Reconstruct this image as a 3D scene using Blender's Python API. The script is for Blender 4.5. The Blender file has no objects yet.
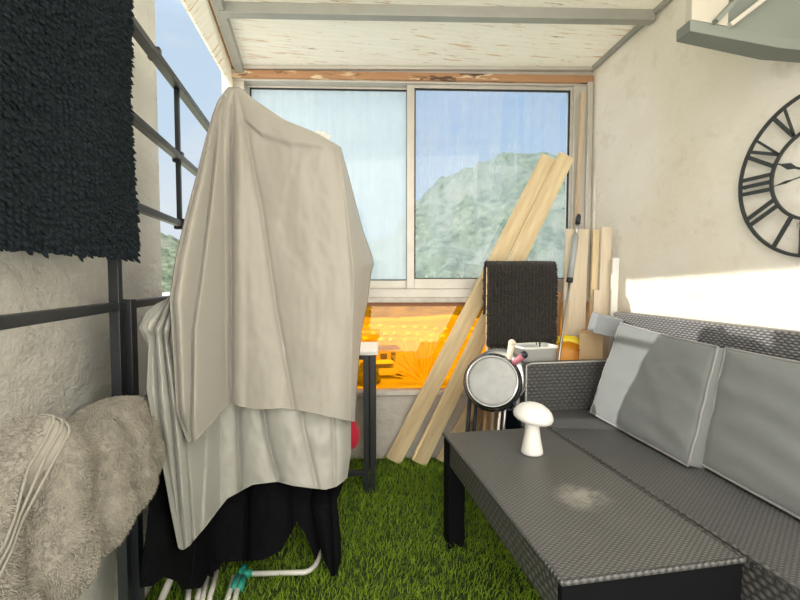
import bpy, bmesh, math, random
import numpy as np
from mathutils import Vector, Matrix, noise
random.seed(4); RNG = np.random.default_rng(7)
S = bpy.context.scene; C = S.collection
F = 450.; PSI = math.radians(10.08); TH = math.radians(2.8); EYE = 1.1

# ------------------------------------------------------------------ measuring
def _ray(px, py):
    x = (px-400)/F; u = (300-py)/F
    zc = math.cos(TH)+u*math.sin(TH); up = u*math.cos(TH)-math.sin(TH)
    return (x*math.cos(PSI)+zc*math.sin(PSI), zc*math.cos(PSI)-x*math.sin(PSI), up), zc
def P(px, py, z):
    r, zc = _ray(px, py); k = z/zc
    return Vector((r[0]*k, r[1]*k, EYE+r[2]*k))
def onH(px, py, h):
    r, _ = _ray(px, py); k = (h-EYE)/r[2]
    return Vector((r[0]*k, r[1]*k, h))
def onX(px, py, X):
    r, _ = _ray(px, py); k = X/r[0]
    return Vector((r[0]*k, r[1]*k, EYE+r[2]*k))
BW0 = Vector((-.47, 2.79, 0)); BW1 = Vector((1.6, 2.50, 0))
BD = (BW1-BW0).normalized(); BN = Vector((-BD.y, BD.x, 0))        # along / out of the window wall
BANG = math.atan2(BD.y, BD.x)
def onB(px, py, off=0):
    r, _ = _ray(px, py); r = Vector(r); o = BW0+BN*off
    k = (o.dot(BN))/(r.dot(BN)); return Vector((r.x*k, r.y*k, EYE+r.z*k))
def lerp(t, pts):
    if t <= pts[0][0]: return pts[0][1]
    for (a, b), (c, d) in zip(pts, pts[1:]):
        if t <= c: return b+(d-b)*(t-a)/(c-a)
    return pts[-1][1]
def smooth(t): t = max(0, min(1, t)); return t*t*(3-2*t)

# ------------------------------------------------------------------ materials
class NT:
    def __init__(s, m): s.t = m.node_tree; s.n = s.t.nodes; s.l = s.t.links
    def N(s, ty, **kw):
        n = s.n.new(ty)
        for k, v in kw.items():
            if k.startswith('_'): setattr(n, k[1:], v)
            else:
                i = n.inputs[int(k[1:])] if k[0] == 'i' and k[1:].isdigit() else n.inputs[k.replace('__', ' ')]
                if isinstance(v, bpy.types.NodeSocket): s.l.new(v, i)
                else: i.default_value = v
        return n
    def M(s, op, a, b=0., c=0.):
        return s.N('ShaderNodeMath', _operation=op, i0=a, i1=b, i2=c).outputs[0]
    def noise(s, vec, sc, det=4, rough=.55):
        return s.N('ShaderNodeTexNoise', Vector=vec, Scale=sc, Detail=det, Roughness=rough).outputs[0]
    def map(s, vec, scale=(1, 1, 1), loc=(0, 0, 0), rot=(0, 0, 0)):
        return s.N('ShaderNodeMapping', Vector=vec, Scale=scale, Location=loc, Rotation=rot).outputs[0]
    def ramp(s, fac, stops):
        r = s.N('ShaderNodeValToRGB', Fac=fac); e = r.color_ramp.elements
        while len(e) < len(stops): e.new(.5)
        for q, (p, c) in zip(e, stops): q.position = p; q.color = (*c, 1) if len(c) == 3 else c
        return r.outputs[0]
    def mix(s, f, a, b):
        n = s.n.new('ShaderNodeMix'); n.data_type = 'RGBA'
        for i, v in ((0, f), (6, a), (7, b)):
            if isinstance(v, bpy.types.NodeSocket): s.l.new(v, n.inputs[i])
            else: n.inputs[i].default_value = v if i == 0 else (*v, 1) if len(v) == 3 else v
        return n.outputs[2]
def new(name):
    m = bpy.data.materials.new(name); m.use_nodes = True; t = NT(m)
    b = t.n['Principled BSDF']; o = t.n['Material Output']
    return m, t, b, o
def setc(t, sock, v):
    if isinstance(v, bpy.types.NodeSocket): t.l.new(v, sock)
    else: sock.default_value = (*v, 1) if hasattr(v, '__len__') and len(v) == 3 else v
def obco(t): return t.N('ShaderNodeTexCoord').outputs['Object']
def poco(t): return t.N('ShaderNodeNewGeometry').outputs['Position']
def plain(name, col, rough=.6, metal=0, var=.08, sc=12, bump=0, bsc=60, bd=.002, spec=.5, **kw):
    m, t, b, o = new(name); co = obco(t)
    n = t.noise(co, sc)
    dark = tuple(c*(1-var*2) for c in col); lite = tuple(min(1, c*(1+var)) for c in col)
    setc(t, b.inputs['Base Color'], t.mix(n, dark, lite))
    b.inputs['Roughness'].default_value = rough; b.inputs['Metallic'].default_value = metal
    b.inputs['Specular IOR Level'].default_value = spec
    for k, v in kw.items(): setc(t, b.inputs[k.replace('__', ' ')], v)
    if bump:
        h = t.noise(co, bsc, 6)
        t.l.new(t.N('ShaderNodeBump', Strength=bump, Distance=bd, Height=h).outputs[0], b.inputs['Normal'])
    return m
def plaster(name, base, stain, strength, dist, sc):
    m, t, b, o = new(name); co = poco(t)
    n1 = t.noise(co, 1.3, 6, .6); n2 = t.noise(co, 7, 8, .65)
    c = t.mix(t.ramp(n1, [(.38, (0, 0, 0)), (.7, (1, 1, 1))]), base, stain)
    c = t.mix(t.ramp(n2, [(.56, (0, 0, 0)), (.72, (.4, .4, .4))]), c, tuple(x*.72 for x in stain))
    n4 = t.noise(t.map(co, (9, 9, 26)), 1.6, 8, .8)
    c = t.mix(t.ramp(n4, [(.62, (0, 0, 0)), (.70, (.4, .4, .4))]), c, tuple(x*.5 for x in stain))
    setc(t, b.inputs['Base Color'], c); b.inputs['Roughness'].default_value = .9
    n3 = t.noise(co, sc, 9, .62); n5 = t.noise(t.map(co, (1, 1, 2.2)), sc*.28, 5, .6)
    h = t.M('ADD', t.M('MULTIPLY', n3, .5), n5)
    t.l.new(t.N('ShaderNodeBump', Strength=strength, Distance=dist, Height=h).outputs[0], b.inputs['Normal'])
    return m
def weave(name, a, b_, fa, fb, lo, hi, stain=False, dist=.003):
    m, t, b, o = new(name); co = t.N('ShaderNodeSeparateXYZ', Vector=obco(t))
    u = t.M('MULTIPLY', co.outputs[a], fa); v = t.M('MULTIPLY', co.outputs[b_], fb)
    par = t.M('MODULO', t.M('ADD', t.M('FLOOR', u), t.M('FLOOR', t.M('MULTIPLY', v, .5))), 2)
    par = t.M('ABSOLUTE', par)
    su = t.M('ABSOLUTE', t.M('SINE', t.M('MULTIPLY', u, math.pi)))
    sv = t.M('ABSOLUTE', t.M('SINE', t.M('MULTIPLY', v, math.pi)))
    strand = t.M('POWER', sv, .6)
    wav = t.M('ADD', t.M('MULTIPLY', t.M('SINE', t.M('MULTIPLY', t.M('ADD', u, t.M('FLOOR', v)), math.pi)), .35), .65)
    h = t.M('MULTIPLY', strand, wav)
    c = t.mix(t.ramp(h, [(.15, (0, 0, 0)), (.8, (1, 1, 1))]), lo, hi)
    dust = t.noise(obco(t), 3, 5)
    c = t.mix(t.M('MULTIPLY', dust, .25), c, (.30, .29, .27))
    if stain:
        d = t.N('ShaderNodeVectorMath', _operation='DISTANCE', i0=obco(t), i1=(.765, 1.19, .45)).outputs['Value']
        ns = t.noise(obco(t), 14, 6)
        d2 = t.M('ADD', d, t.M('MULTIPLY', ns, .09))
        f = t.ramp(d2, [(.075, (.55, .55, .55)), (.135, (0, 0, 0))])
        c = t.mix(t.M('MULTIPLY', f, t.ramp(t.noise(obco(t), 30, 4), [(.35, (.1, .1, .1)), (.6, (1, 1, 1))])), c, (.55, .53, .46))
    setc(t, b.inputs['Base Color'], c); b.inputs['Roughness'].default_value = .42
    t.l.new(t.N('ShaderNodeBump', Strength=.8, Distance=dist, Height=h).outputs[0], b.inputs['Normal'])
    return m
def wood(name, lo, hi, axis=2, sc=6, rough=.65, knots=True):
    m, t, b, o = new(name); co = obco(t); s = [9, 9, 9]; s[axis] = .7
    n = t.noise(t.map(co, tuple(x*sc/3 for x in s)), 2.2, 7, .6)
    c = t.mix(t.ramp(n, [(.3, (0, 0, 0)), (.7, (1, 1, 1))]), lo, hi)
    if knots:
        s2 = [16, 16, 16]; s2[axis] = 5
        k = t.N('ShaderNodeTexVoronoi', Vector=t.map(co, tuple(s2)), Scale=.55).outputs['Distance']
        c = t.mix(t.ramp(k, [(.05, (.8, .8, .8)), (.10, (0, 0, 0))]), c, tuple(x*.45 for x in lo))
    setc(t, b.inputs['Base Color'], c); b.inputs['Roughness'].default_value = rough
    t.l.new(t.N('ShaderNodeBump', Strength=.3, Distance=.001, Height=n).outputs[0], b.inputs['Normal'])
    return m
def cloth(name, col, rough=.75, trans=.25, sheen=.3, bump=.2, bsc=900, spec=.4):
    m, t, b, o = new(name); co = poco(t)
    n = t.noise(co, 4, 5)
    c = t.mix(n, tuple(x*.93 for x in col), col)
    setc(t, b.inputs['Base Color'], c); b.inputs['Roughness'].default_value = rough
    b.inputs['Sheen Weight'].default_value = sheen; b.inputs['Specular IOR Level'].default_value = spec
    h = t.M('ADD', t.noise(co, bsc, 2), t.M('MULTIPLY', t.noise(co, 28, 4), 3))
    t.l.new(t.N('ShaderNodeBump', Strength=bump, Distance=.001, Height=h).outputs[0], b.inputs['Normal'])
    if trans:
        tr = t.N('ShaderNodeBsdfTranslucent', Color=c)
        mx = t.N('ShaderNodeMixShader', i0=trans, i1=b.outputs[0], i2=tr.outputs[0])
        t.l.new(mx.outputs[0], o.inputs[0])
    return m
def pane(name, tint, haze, hazecol, refl=.06, streak=(.25, .75), sc=3.):
    m, t, b, o = new(name); t.n.remove(b); co = obco(t)
    tr = t.N('ShaderNodeBsdfTransparent', Color=(*tint, 1))
    gl = t.N('ShaderNodeBsdfGlossy', Color=(1, 1, 1, 1), Roughness=.03)
    df = t.N('ShaderNodeBsdfDiffuse', Color=(*hazecol, 1)); tl = t.N('ShaderNodeBsdfTranslucent', Color=(*hazecol, 1))
    dd = t.N('ShaderNodeMixShader', i0=.65, i1=df.outputs[0], i2=tl.outputs[0])
    a = t.noise(t.map(co, (7, 7, .55)), sc, 7, .65); c = t.noise(co, 2.4, 6, .6)
    d = t.noise(t.map(co, (16, 16, .6)), sc*.6, 3, .5)
    h = t.M('MULTIPLY', t.M('ADD', a, t.M('ADD', t.M('MULTIPLY', c, 1.2), t.M('MULTIPLY', d, .5))), .37)
    f = t.ramp(h, [(streak[0], (haze[0],)*3), (streak[1], (haze[1],)*3)])
    m1 = t.N('ShaderNodeMixShader', i0=f, i1=tr.outputs[0], i2=dd.outputs[0])
    fr = t.N('ShaderNodeFresnel', IOR=1.45).outputs[0]
    fr = t.M('MULTIPLY', fr, refl/.04)
    m2 = t.N('ShaderNodeMixShader', i0=fr, i1=m1.outputs[0], i2=gl.outputs[0])
    t.l.new(m2.outputs[0], o.inputs[0]); return m

M_wallr = plaster('cream_wall_plaster', (.92, .885, .80), (.83, .76, .62), .8, .014, 20)
M_walll = plaster('rough_stucco', (.94, .92, .86), (.84, .81, .73), .9, .035, 16)
M_wallb = plaster('grey_plaster', (.70, .67, .62), (.55, .51, .46), .8, .02, 14)
M_alu = plain('aged_aluminium', (.60, .57, .51), .45, .35, .10, 9, .15, 40)
M_alud = plain('grey_roof_profile', (.42, .42, .38), .5, .3, .12, 7)
M_black = plain('black_steel', (.034, .040, .046), .38, .3, .15, 8, spec=.5)
M_gasket = plain('black_rubber_gasket', (.02, .02, .02), .7)
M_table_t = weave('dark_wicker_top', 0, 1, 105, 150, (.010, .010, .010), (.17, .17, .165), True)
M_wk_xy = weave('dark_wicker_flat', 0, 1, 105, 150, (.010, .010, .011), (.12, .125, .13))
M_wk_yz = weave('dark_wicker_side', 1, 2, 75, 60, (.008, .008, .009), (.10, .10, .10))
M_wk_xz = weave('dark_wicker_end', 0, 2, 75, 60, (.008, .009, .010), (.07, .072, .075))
M_wk_back = weave('weathered_wicker', 1, 2, 85, 105, (.05, .05, .055), (.26, .26, .27), dist=.005)
M_cush = cloth('grey_cushion_canvas', (.205, .22, .22), .85, 0, .3, .35, 700)
M_pipe = cloth('dark_grey_piping', (.30, .30, .30), .85, 0, .2)
M_sheet = cloth('off_white_sheet', (.55, .52, .46), .5, .22, .35, .12, 1200, .5)
M_sheet2 = cloth('ivory_lower_sheet', (.58, .575, .525), .45, .22, .35, .12, 1200, .5)
M_blackcl = cloth('black_jersey', (.006, .006, .008), .95, 0, .0, .3, 400, .1)
M_towel = cloth('beige_terry', (.40, .37, .31), .95, .05, .4, .5, 500, .1)
M_pile = plain('beige_terry_loops', (.47, .435, .37), .95, 0, .3, 45, spec=.1)
M_matb = plain('black_chenille', (.012, .020, .026), .85, 0, .2, 40, spec=.3)
M_mats = plain('charcoal_chenille', (.055, .05, .045), .9, 0, .35, 60, spec=.3)
M_pine = wood('pine_plank', (.62, .47, .26), (.86, .71, .45), 2)
M_lath = wood('weathered_lath', (.50, .37, .25), (.68, .54, .38), 2, knots=False)
M_ply = wood('pale_board_wood', (.62, .52, .38), (.80, .70, .54), 2, knots=False)
M_brown = wood('brown_board_wood', (.40, .22, .10), (.58, .36, .18), 2, knots=False)
M_card = plain('cardboard', (.62, .44, .25), .85, 0, .06, 6)
M_whitep = plain('white_plastic', (.82, .82, .78), .35, 0, .03)
M_lamp = plain('matt_white_lamp', (.88, .87, .84), .5, 0, .01)
M_greyp = plain('grey_plastic', (.42, .45, .47), .4, 0, .05)
M_greyf = plain('grey_foam_block', (.30, .32, .34), .8, 0, .05)
M_yellow = plain('yellow_plastic', (.95, .72, .02), .35, 0, .04)
M_orange = plain('orange_plastic', (.85, .38, .03), .45, 0, .08)
M_pink = plain('pink_plastic', (.50, .17, .22), .45, 0, .05)
M_cream = plain('cream_plastic', (.78, .72, .58), .5, 0, .05)
M_steel = plain('brushed_steel', (.60, .60, .60), .30, .9, .08, 9, .1, 30)
M_pan = plain('dull_pan_base', (.36, .37, .365), .5, .7, .2, 16, .25, 30)
M_panrim = plain('dark_pan_rim', (.16, .17, .18), .25, .85, .08)
M_teal = plain('teal_plastic', (.02, .30, .22), .4, 0, .04)
M_tubew = plain('white_enamel_tube', (.78, .77, .72), .35, 0, .05)
M_red = cloth('red_fabric', (.62, .02, .05), .8, 0, .3)
M_navy = plain('navy_plastic', (.012, .02, .035), .4, 0, .1)
M_clock = plain('clock_black_metal', (.055, .060, .058), .45, .4, .1)
M_slab = plain('grey_green_metal', (.20, .225, .20), .5, .1, .06, 5)
M_slabc = plain('cream_board', (.48, .45, .37), .6, 0, .05, 8)
M_turf = plain('turf_blades', (.27, .43, .035), .6, 0, .25, 30, spec=.2)
M_turfb = plain('turf_backing', (.035, .07, .012), .9, 0, .2, 60)
M_glassl = pane('hazed_glass', (.86, .92, .97), (.42, .66), (.84, .92, .98), .03, (.36, .62))
M_glassr = pane('streaked_glass', (.84, .90, .98), (.04, .38), (.82, .87, .90), .018, (.44, .66))
M_amber = pane('amber_acrylic', (1.0, .60, .045), (.02, .08), (.95, .62, .12), .06)

def mk_roof():
    m, t, b, o = new('peeling_painted_boards'); t0 = obco(t)
    n = t.noise(t.map(t0, (1.2, 9, 1)), 2.0, 8, .65)
    c = t.mix(n, (.93, .92, .86), (.84, .81, .70))
    p = t.noise(t.map(t0, (2.0, 26, 1)), 2.2, 6, .72); z = t.noise(t0, 1.6, 3)
    pp = t.M('ADD', t.M('MULTIPLY', p, .8), t.M('MULTIPLY', z, .25))
    c = t.mix(t.ramp(pp, [(.59, (0, 0, 0)), (.635, (.9, .9, .9))]), c, (.62, .40, .20))
    q = t.noise(t.map(t0, (3.5, 40, 1), (3, 1, 0)), 2.0, 5, .6)
    c = t.mix(t.ramp(q, [(.65, (0, 0, 0)), (.69, (.9, .9, .9))]), c, (.33, .17, .10))
    s = t.N('ShaderNodeSeparateXYZ', Vector=t0).outputs[1]
    g = t.M('ABSOLUTE', t.M('SINE', t.M('MULTIPLY', s, math.pi/.036)))
    gr = t.ramp(g, [(.0, (1, 1, 1)), (.16, (0, 0, 0))])
    c = t.mix(t.M('MULTIPLY', gr, .35), c, (.62, .56, .42))
    setc(t, b.inputs['Base Color'], c); b.inputs['Roughness'].default_value = .8
    t.l.new(t.N('ShaderNodeBump', Strength=.5, Distance=.004, Height=t.M('ADD', t.M('POWER', g, .3), t.M('MULTIPLY', p, .6))).outputs[0], b.inputs['Normal'])
    tr = t.N('ShaderNodeBsdfTranslucent', Color=c)
    t.l.new(t.N('ShaderNodeMixShader', i0=.30, i1=b.outputs[0], i2=tr.outputs[0]).outputs[0], o.inputs[0])
    return m
M_roof = mk_roof()
def mk_beam():
    m, t, b, o = new('rotting_timber'); t0 = obco(t)
    n = t.noise(t.map(t0, (1, 8, 8)), 3, 6, .6)
    c = t.mix(n, (.34, .17, .08), (.54, .30, .15))
    p = t.noise(t.map(t0, (.8, 5, 5)), 4, 5, .6)
    c = t.mix(t.ramp(p, [(.55, (0, 0, 0)), (.6, (1, 1, 1))]), c, (.72, .58, .38))
    q = t.noise(t.map(t0, (1.2, 6, 6), (2, 0, 0)), 4, 5, .6)
    c = t.mix(t.ramp(q, [(.58, (0, 0, 0)), (.63, (1, 1, 1))]), c, (.10, .05, .03))
    setc(t, b.inputs['Base Color'], c); b.inputs['Roughness'].default_value = .7
    t.l.new(t.N('ShaderNodeBump', Strength=.6, Distance=.006, Height=p).outputs[0], b.inputs['Normal'])
    return m
M_beam = mk_beam()
def mk_hill():
    m, t, b, o = new('wooded_hillside'); co = poco(t)
    n = t.noise(co, .35, 8, .7); n2 = t.noise(co, .06, 4); n3 = t.noise(co, 1.1, 6, .7)
    c = t.mix(t.ramp(n, [(.35, (0, 0, 0)), (.65, (1, 1, 1))]), (.03, .05, .025), (.24, .27, .16))
    c = t.mix(t.ramp(n2, [(.52, (0, 0, 0)), (.60, (.7, .7, .7))]), c, (.26, .25, .18))
    c = t.mix(t.ramp(n3, [(.45, (0, 0, 0)), (.7, (.6, .6, .6))]), c, (.03, .05, .025))
    setc(t, b.inputs['Base Color'], c); b.inputs['Roughness'].default_value = .95
    return m
M_hill = mk_hill()
def mk_field():
    m, t, b, o = new('dry_field'); co = poco(t)
    n = t.noise(co, .5, 8, .7); n2 = t.noise(t.map(co, (.3, 1, 1)), .18, 4)
    c = t.mix(t.ramp(n, [(.35, (0, 0, 0)), (.65, (1, 1, 1))]), (.30, .29, .15), (.60, .55, .34))
    c = t.mix(t.ramp(n2, [(.5, (0, 0, 0)), (.56, (.8, .8, .8))]), c, (.68, .63, .48))
    setc(t, b.inputs['Base Color'], c); b.inputs['Roughness'].default_value = .95
    return m
M_field = mk_field()
M_shed = plain('pale_render', (.62, .58, .48), .8); M_shedr = plain('dark_opening', (.10, .09, .08), .8)
M_stone = plain('pale_stone', (.85, .85, .8), .8); M_twig = plain('dry_twigs', (.75, .70, .55), .9)
M_trunk = plain('dark_bark', (.12, .09, .06), .9)

# ------------------------------------------------------------------ mesh helpers
def obj(name, bm, mat, parent=None, smooth_=False, bev=0, seg=2, label=None, cat=None, group=None, kind=None):
    me = bpy.data.meshes.new(name)
    if isinstance(bm, bmesh.types.BMesh):
        bmesh.ops.recalc_face_normals(bm, faces=bm.faces); bm.to_mesh(me); bm.free()
    else:
        v, f = bm; me.from_pydata([tuple(x) for x in v], [], f)
    if smooth_:
        me.polygons.foreach_set('use_smooth', [True]*len(me.polygons))
    me.materials.append(mat); me.update()
    o = bpy.data.objects.new(name, me); C.objects.link(o)
    if parent: o.parent = parent; o.matrix_parent_inverse = Matrix.Translation(-parent.location) if False else Matrix.Identity(4)
    if parent and parent.type == 'EMPTY': o.matrix_parent_inverse = parent.matrix_basis.inverted()
    if bev:
        b = o.modifiers.new('bevel', 'BEVEL'); b.width = bev; b.segments = seg; b.limit_method = 'ANGLE'
    for k, v in (('label', label), ('category', cat), ('group', group), ('kind', kind)):
        if v: o[k] = v
    return o
def thing(name, label, cat, loc=(0, 0, 0), group=None):
    o = bpy.data.objects.new(name, None); C.objects.link(o); o.location = loc
    o.matrix_basis = Matrix.Translation(Vector(loc)); o.empty_display_size = .05
    o['label'] = label; o['category'] = cat
    if group: o['group'] = group
    return o
def struct(name, bm, mat, **k): return obj(name, bm, mat, kind='structure', **k)
def box(bm, lo, hi, rz=0, piv=None):
    lo = Vector(lo); hi = Vector(hi); c = (lo+hi)/2; d = hi-lo
    M = Matrix.Translation(c) @ Matrix.Diagonal((*d, 1))
    if rz: p = Vector(piv) if piv is not None else c; M = Matrix.Translation(p) @ Matrix.Rotation(rz, 4, 'Z') @ Matrix.Translation(-p) @ M
    bmesh.ops.create_cube(bm, size=1, matrix=M); return bm
def B(lo, hi, **k): return box(bmesh.new(), lo, hi, **k)
def bbox_axes(bm, o, ax, ay, az, s):
    """box with a corner/centre frame: centre o, unit axes, full sizes s"""
    M = Matrix(((ax.x*s[0], ay.x*s[1], az.x*s[2], o.x), (ax.y*s[0], ay.y*s[1], az.y*s[2], o.y), (ax.z*s[0], ay.z*s[1], az.z*s[2], o.z), (0, 0, 0, 1)))
    bmesh.ops.create_cube(bm, size=1, matrix=M); return bm
def frame_of(d, hint=Vector((0, 0, 1))):
    d = d.normalized()
    if abs(d.dot(hint)) > .98: hint = Vector((1, 0, 0))
    a = hint.cross(d).normalized(); return a, d.cross(a).normalized()
def tube(bm, pts, r, n=8, closed=False, cap=True, sq=False):
    pts = [Vector(p) for p in pts]; L = len(pts); rings = []
    a = None
    for i, p in enumerate(pts):
        q0 = pts[(i-1) % L] if closed or i else p; q1 = pts[(i+1) % L] if closed or i < L-1 else p
        d = (q1-q0).normalized()
        if a is None: a, b = frame_of(d)
        else:
            a = (a-d*a.dot(d)).normalized(); b = d.cross(a)
        rr = r[i] if hasattr(r, '__len__') else r
        ring = []
        for k in range(n):
            th = 2*math.pi*(k+.5)/n; s = 1
            if sq: s = 1/max(abs(math.cos(th)), abs(math.sin(th)))
            ring.append(bm.verts.new(p+(a*math.cos(th)+b*math.sin(th))*rr*s))
        rings.append(ring)
    m = L if closed else L-1
    for i in range(m):
        A, Bq = rings[i], rings[(i+1) % L]
        for k in range(n): bm.faces.new((A[k], A[(k+1) % n], Bq[(k+1) % n], Bq[k]))
    if cap and not closed:
        bm.faces.new(rings[0][::-1]); bm.faces.new(rings[-1])
    return bm
def bar(bm, p, q, w, h=None, hint=Vector((0, 0, 1))):
    p = Vector(p); q = Vector(q); d = q-p; a, b = frame_of(d, hint)
    return bbox_axes(bm, (p+q)/2, a, b, d.normalized(), (w, h or w, d.length))
def lathe(bm, prof, n=40, M=Matrix.Identity(4)):
    rings = []
    for r, z in prof:
        if r < 1e-6: rings.append([bm.verts.new(M @ Vector((0, 0, z)))])
        else: rings.append([bm.verts.new(M @ Vector((r*math.cos(2*math.pi*k/n), r*math.sin(2*math.pi*k/n), z))) for k in range(n)])
    for A, Q in zip(rings, rings[1:]):
        for k in range(n):
            a = A[k % len(A)], A[(k+1) % len(A)]; b = Q[(k+1) % len(Q)], Q[k % len(Q)]
            f = list(dict.fromkeys([*a, *b]))
            if len(f) > 2: bm.faces.new(f)
    return bm
def prism(bm, poly, o, ax, ay, az, h):
    lo = [bm.verts.new(o+ax*x+ay*y) for x, y in poly]; hi = [bm.verts.new(o+ax*x+ay*y+az*h) for x, y in poly]
    n = len(poly); bm.faces.new(lo[::-1]); bm.faces.new(hi)
    for k in range(n): bm.faces.new((lo[k], lo[(k+1) % n], hi[(k+1) % n], hi[k]))
    return bm
def quad_slab(bm, a, b, c, d, th):
    """slab: quad a b c d extruded by vector th"""
    v = [bm.verts.new(Vector(p)) for p in (a, b, c, d)]; w = [bm.verts.new(Vector(p)+th) for p in (a, b, c, d)]
    bm.faces.new(v[::-1]); bm.faces.new(w)
    for k in range(4): bm.faces.new((v[k], v[(k+1) % 4], w[(k+1) % 4], w[k]))
    return bm
def sample(v, f, n):
    v = np.asarray(v); tr = []
    for q in f:
        tr.append((q[0], q[1], q[2]))
        if len(q) == 4: tr.append((q[0], q[2], q[3]))
    tr = np.array(tr); a, b, c = v[tr[:, 0]], v[tr[:, 1]], v[tr[:, 2]]
    nn = np.cross(b-a, c-a); ar = np.linalg.norm(nn, axis=1); nn = nn/np.maximum(ar, 1e-12)[:, None]
    i = RNG.choice(len(tr), n, p=ar/ar.sum()); u = RNG.random((n, 2)); k = u.sum(1) > 1; u[k] = 1-u[k]
    return a[i]+(b[i]-a[i])*u[:, :1]+(c[i]-a[i])*u[:, 1:], nn[i]
def tufts(pt, nr, length, rad, bend=(0, 0, -.5), jit=.5, sides=4, rings=3, taper=.5):
    n = len(pt); bend = np.asarray(bend, float)
    d = nr+RNG.normal(0, jit, (n, 3)); d /= np.linalg.norm(d, axis=1)[:, None]
    L = length*(.7+.6*RNG.random((n, 1))); R = rad*(.8+.4*RNG.random((n, 1)))
    h = np.where(np.abs(d[:, 2:3]) > .9, np.array([[1., 0, 0]]), np.array([[0, 0, 1.]]))
    a = np.cross(d, h); a /= np.linalg.norm(a, axis=1)[:, None]; b = np.cross(d, a)
    V = np.zeros((n, rings*sides+1, 3))
    for j in range(rings):
        t = j/rings; c = pt+d*L*t+bend*L*t*t; r = R*(1-(1-taper)*t)
        for k in range(sides):
            th = 2*math.pi*k/sides; V[:, j*sides+k] = c+(a*math.cos(th)+b*math.sin(th))*r
    V[:, -1] = pt+d*L+bend*L
    base = []
    for j in range(rings-1):
        for k in range(sides):
            k2 = (k+1) % sides
            base += [(j*sides+k, j*sides+k2, (j+1)*sides+k2), (j*sides+k, (j+1)*sides+k2, (j+1)*sides+k)]
    for k in range(sides): base.append(((rings-1)*sides+k, (rings-1)*sides+(k+1) % sides, rings*sides))
    base = np.array(base); m = V.shape[1]
    Fc = (base[None]+(np.arange(n)*m)[:, None, None]).reshape(-1, 3)
    return V.reshape(-1, 3), Fc
def fast(name, V, Fc, mat, parent=None, sm=True, **k):
    me = bpy.data.meshes.new(name); me.vertices.add(len(V)); me.vertices.foreach_set('co', np.asarray(V, np.float32).ravel())
    n, s = Fc.shape; me.loops.add(n*s); me.loops.foreach_set('vertex_index', Fc.astype(np.int32).ravel())
    me.polygons.add(n); me.polygons.foreach_set('loop_start', np.arange(0, n*s, s, dtype=np.int32))
    me.update(calc_edges=True)
    if sm: me.polygons.foreach_set('use_smooth', np.ones(n, bool))
    me.materials.append(mat); o = bpy.data.objects.new(name, me); C.objects.link(o)
    if parent:
        o.parent = parent
        if parent.type == 'EMPTY': o.matrix_parent_inverse = parent.matrix_basis.inverted()
    for q, v in k.items(): o[q] = v
    return o

# ================================================================== SETTING
XL = -.60
struct('floor', B((-.73, -1.3, -.06), (1.75, 2.95, 0)), M_turfb)
n = 62000; u = RNG.random((n, 2)); gx = -.59+2.19*u[:, 0]; gy = .35+2.4*u[:, 1]
keep = (gy < 2.79-(gx+.47)*.14-.01)
pt = np.stack([gx, gy, np.zeros(n)], 1)[keep]; n = len(pt)
ang = RNG.random(n)*2*math.pi; ln = .020+.014*RNG.random(n); lean = RNG.normal(0, .45, (n, 2))+np.array([.15, -.25])
w = np.stack([np.cos(ang), np.sin(ang), 0*ang], 1)*.0016
tip = pt+np.stack([lean[:, 0]*ln, lean[:, 1]*ln, ln], 1); mid = pt+np.stack([lean[:, 0]*ln*.35, lean[:, 1]*ln*.35, ln*.6], 1)
V = np.stack([pt-w, pt+w, mid+w*.8, mid-w*.8, tip], 1).reshape(-1, 3)
fb = np.array([(0, 1, 2), (0, 2, 3), (3, 2, 4)]); Fc = (fb[None]+(np.arange(n)*5)[:, None, None]).reshape(-1, 3)
fast('artificial_turf', V, Fc, M_turf, sm=False, kind='stuff', label='green artificial grass covering the whole floor', category='artificial grass')

struct('wall_right', B((1.6, -1.3, 0), (1.75, 2.60, 3.1)), M_wallr)
struct('wall_left', B((XL-.12, -.1, 0), (XL, 1.87, 2.345)), M_walll)
struct('trim_1', B((XL-.12, 1.87, 0), (XL, 2.82, 1.0)), M_walll)                     # low parapet
struct('trim_2', B((XL-.14, 1.87, 1.0), (XL+.012, 2.83, 1.03)), plain('parapet_cap', (.80, .78, .72), .8), bev=.004)
# lower plaster wall under the amber pane
bm = bmesh.new(); quad_slab(bm, BW0+BD*-.26, BW1+BD*.06, BW1+BD*.06+Vector((0, 0, 0.40)), BW0+BD*-.26+Vector((0, 0, 0.40)), BN*.14)
struct('wall_back', bm, M_wallb)
def brect(u0, u1, z0, z1, o0, o1):
    """box on the window wall: u along it from its left corner, z up, o outwards"""
    bm = bmesh.new(); q = lambda u, z: BW0+BD*u+Vector((0, 0, z))+BN*o0
    return quad_slab(bm, q(u0, z0), q(u1, z0), q(u1, z1), q(u0, z1), BN*(o1-o0))
def U(px, py, off=0): p = onB(px, py, off); return (p-BW0).dot(BD), p.z
WL = (BW1-BW0).length
uL, _ = U(246, 86); uM, zt = U(410, 88); uR, _ = U(571, 91); _, zb = U(500, 277)
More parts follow.
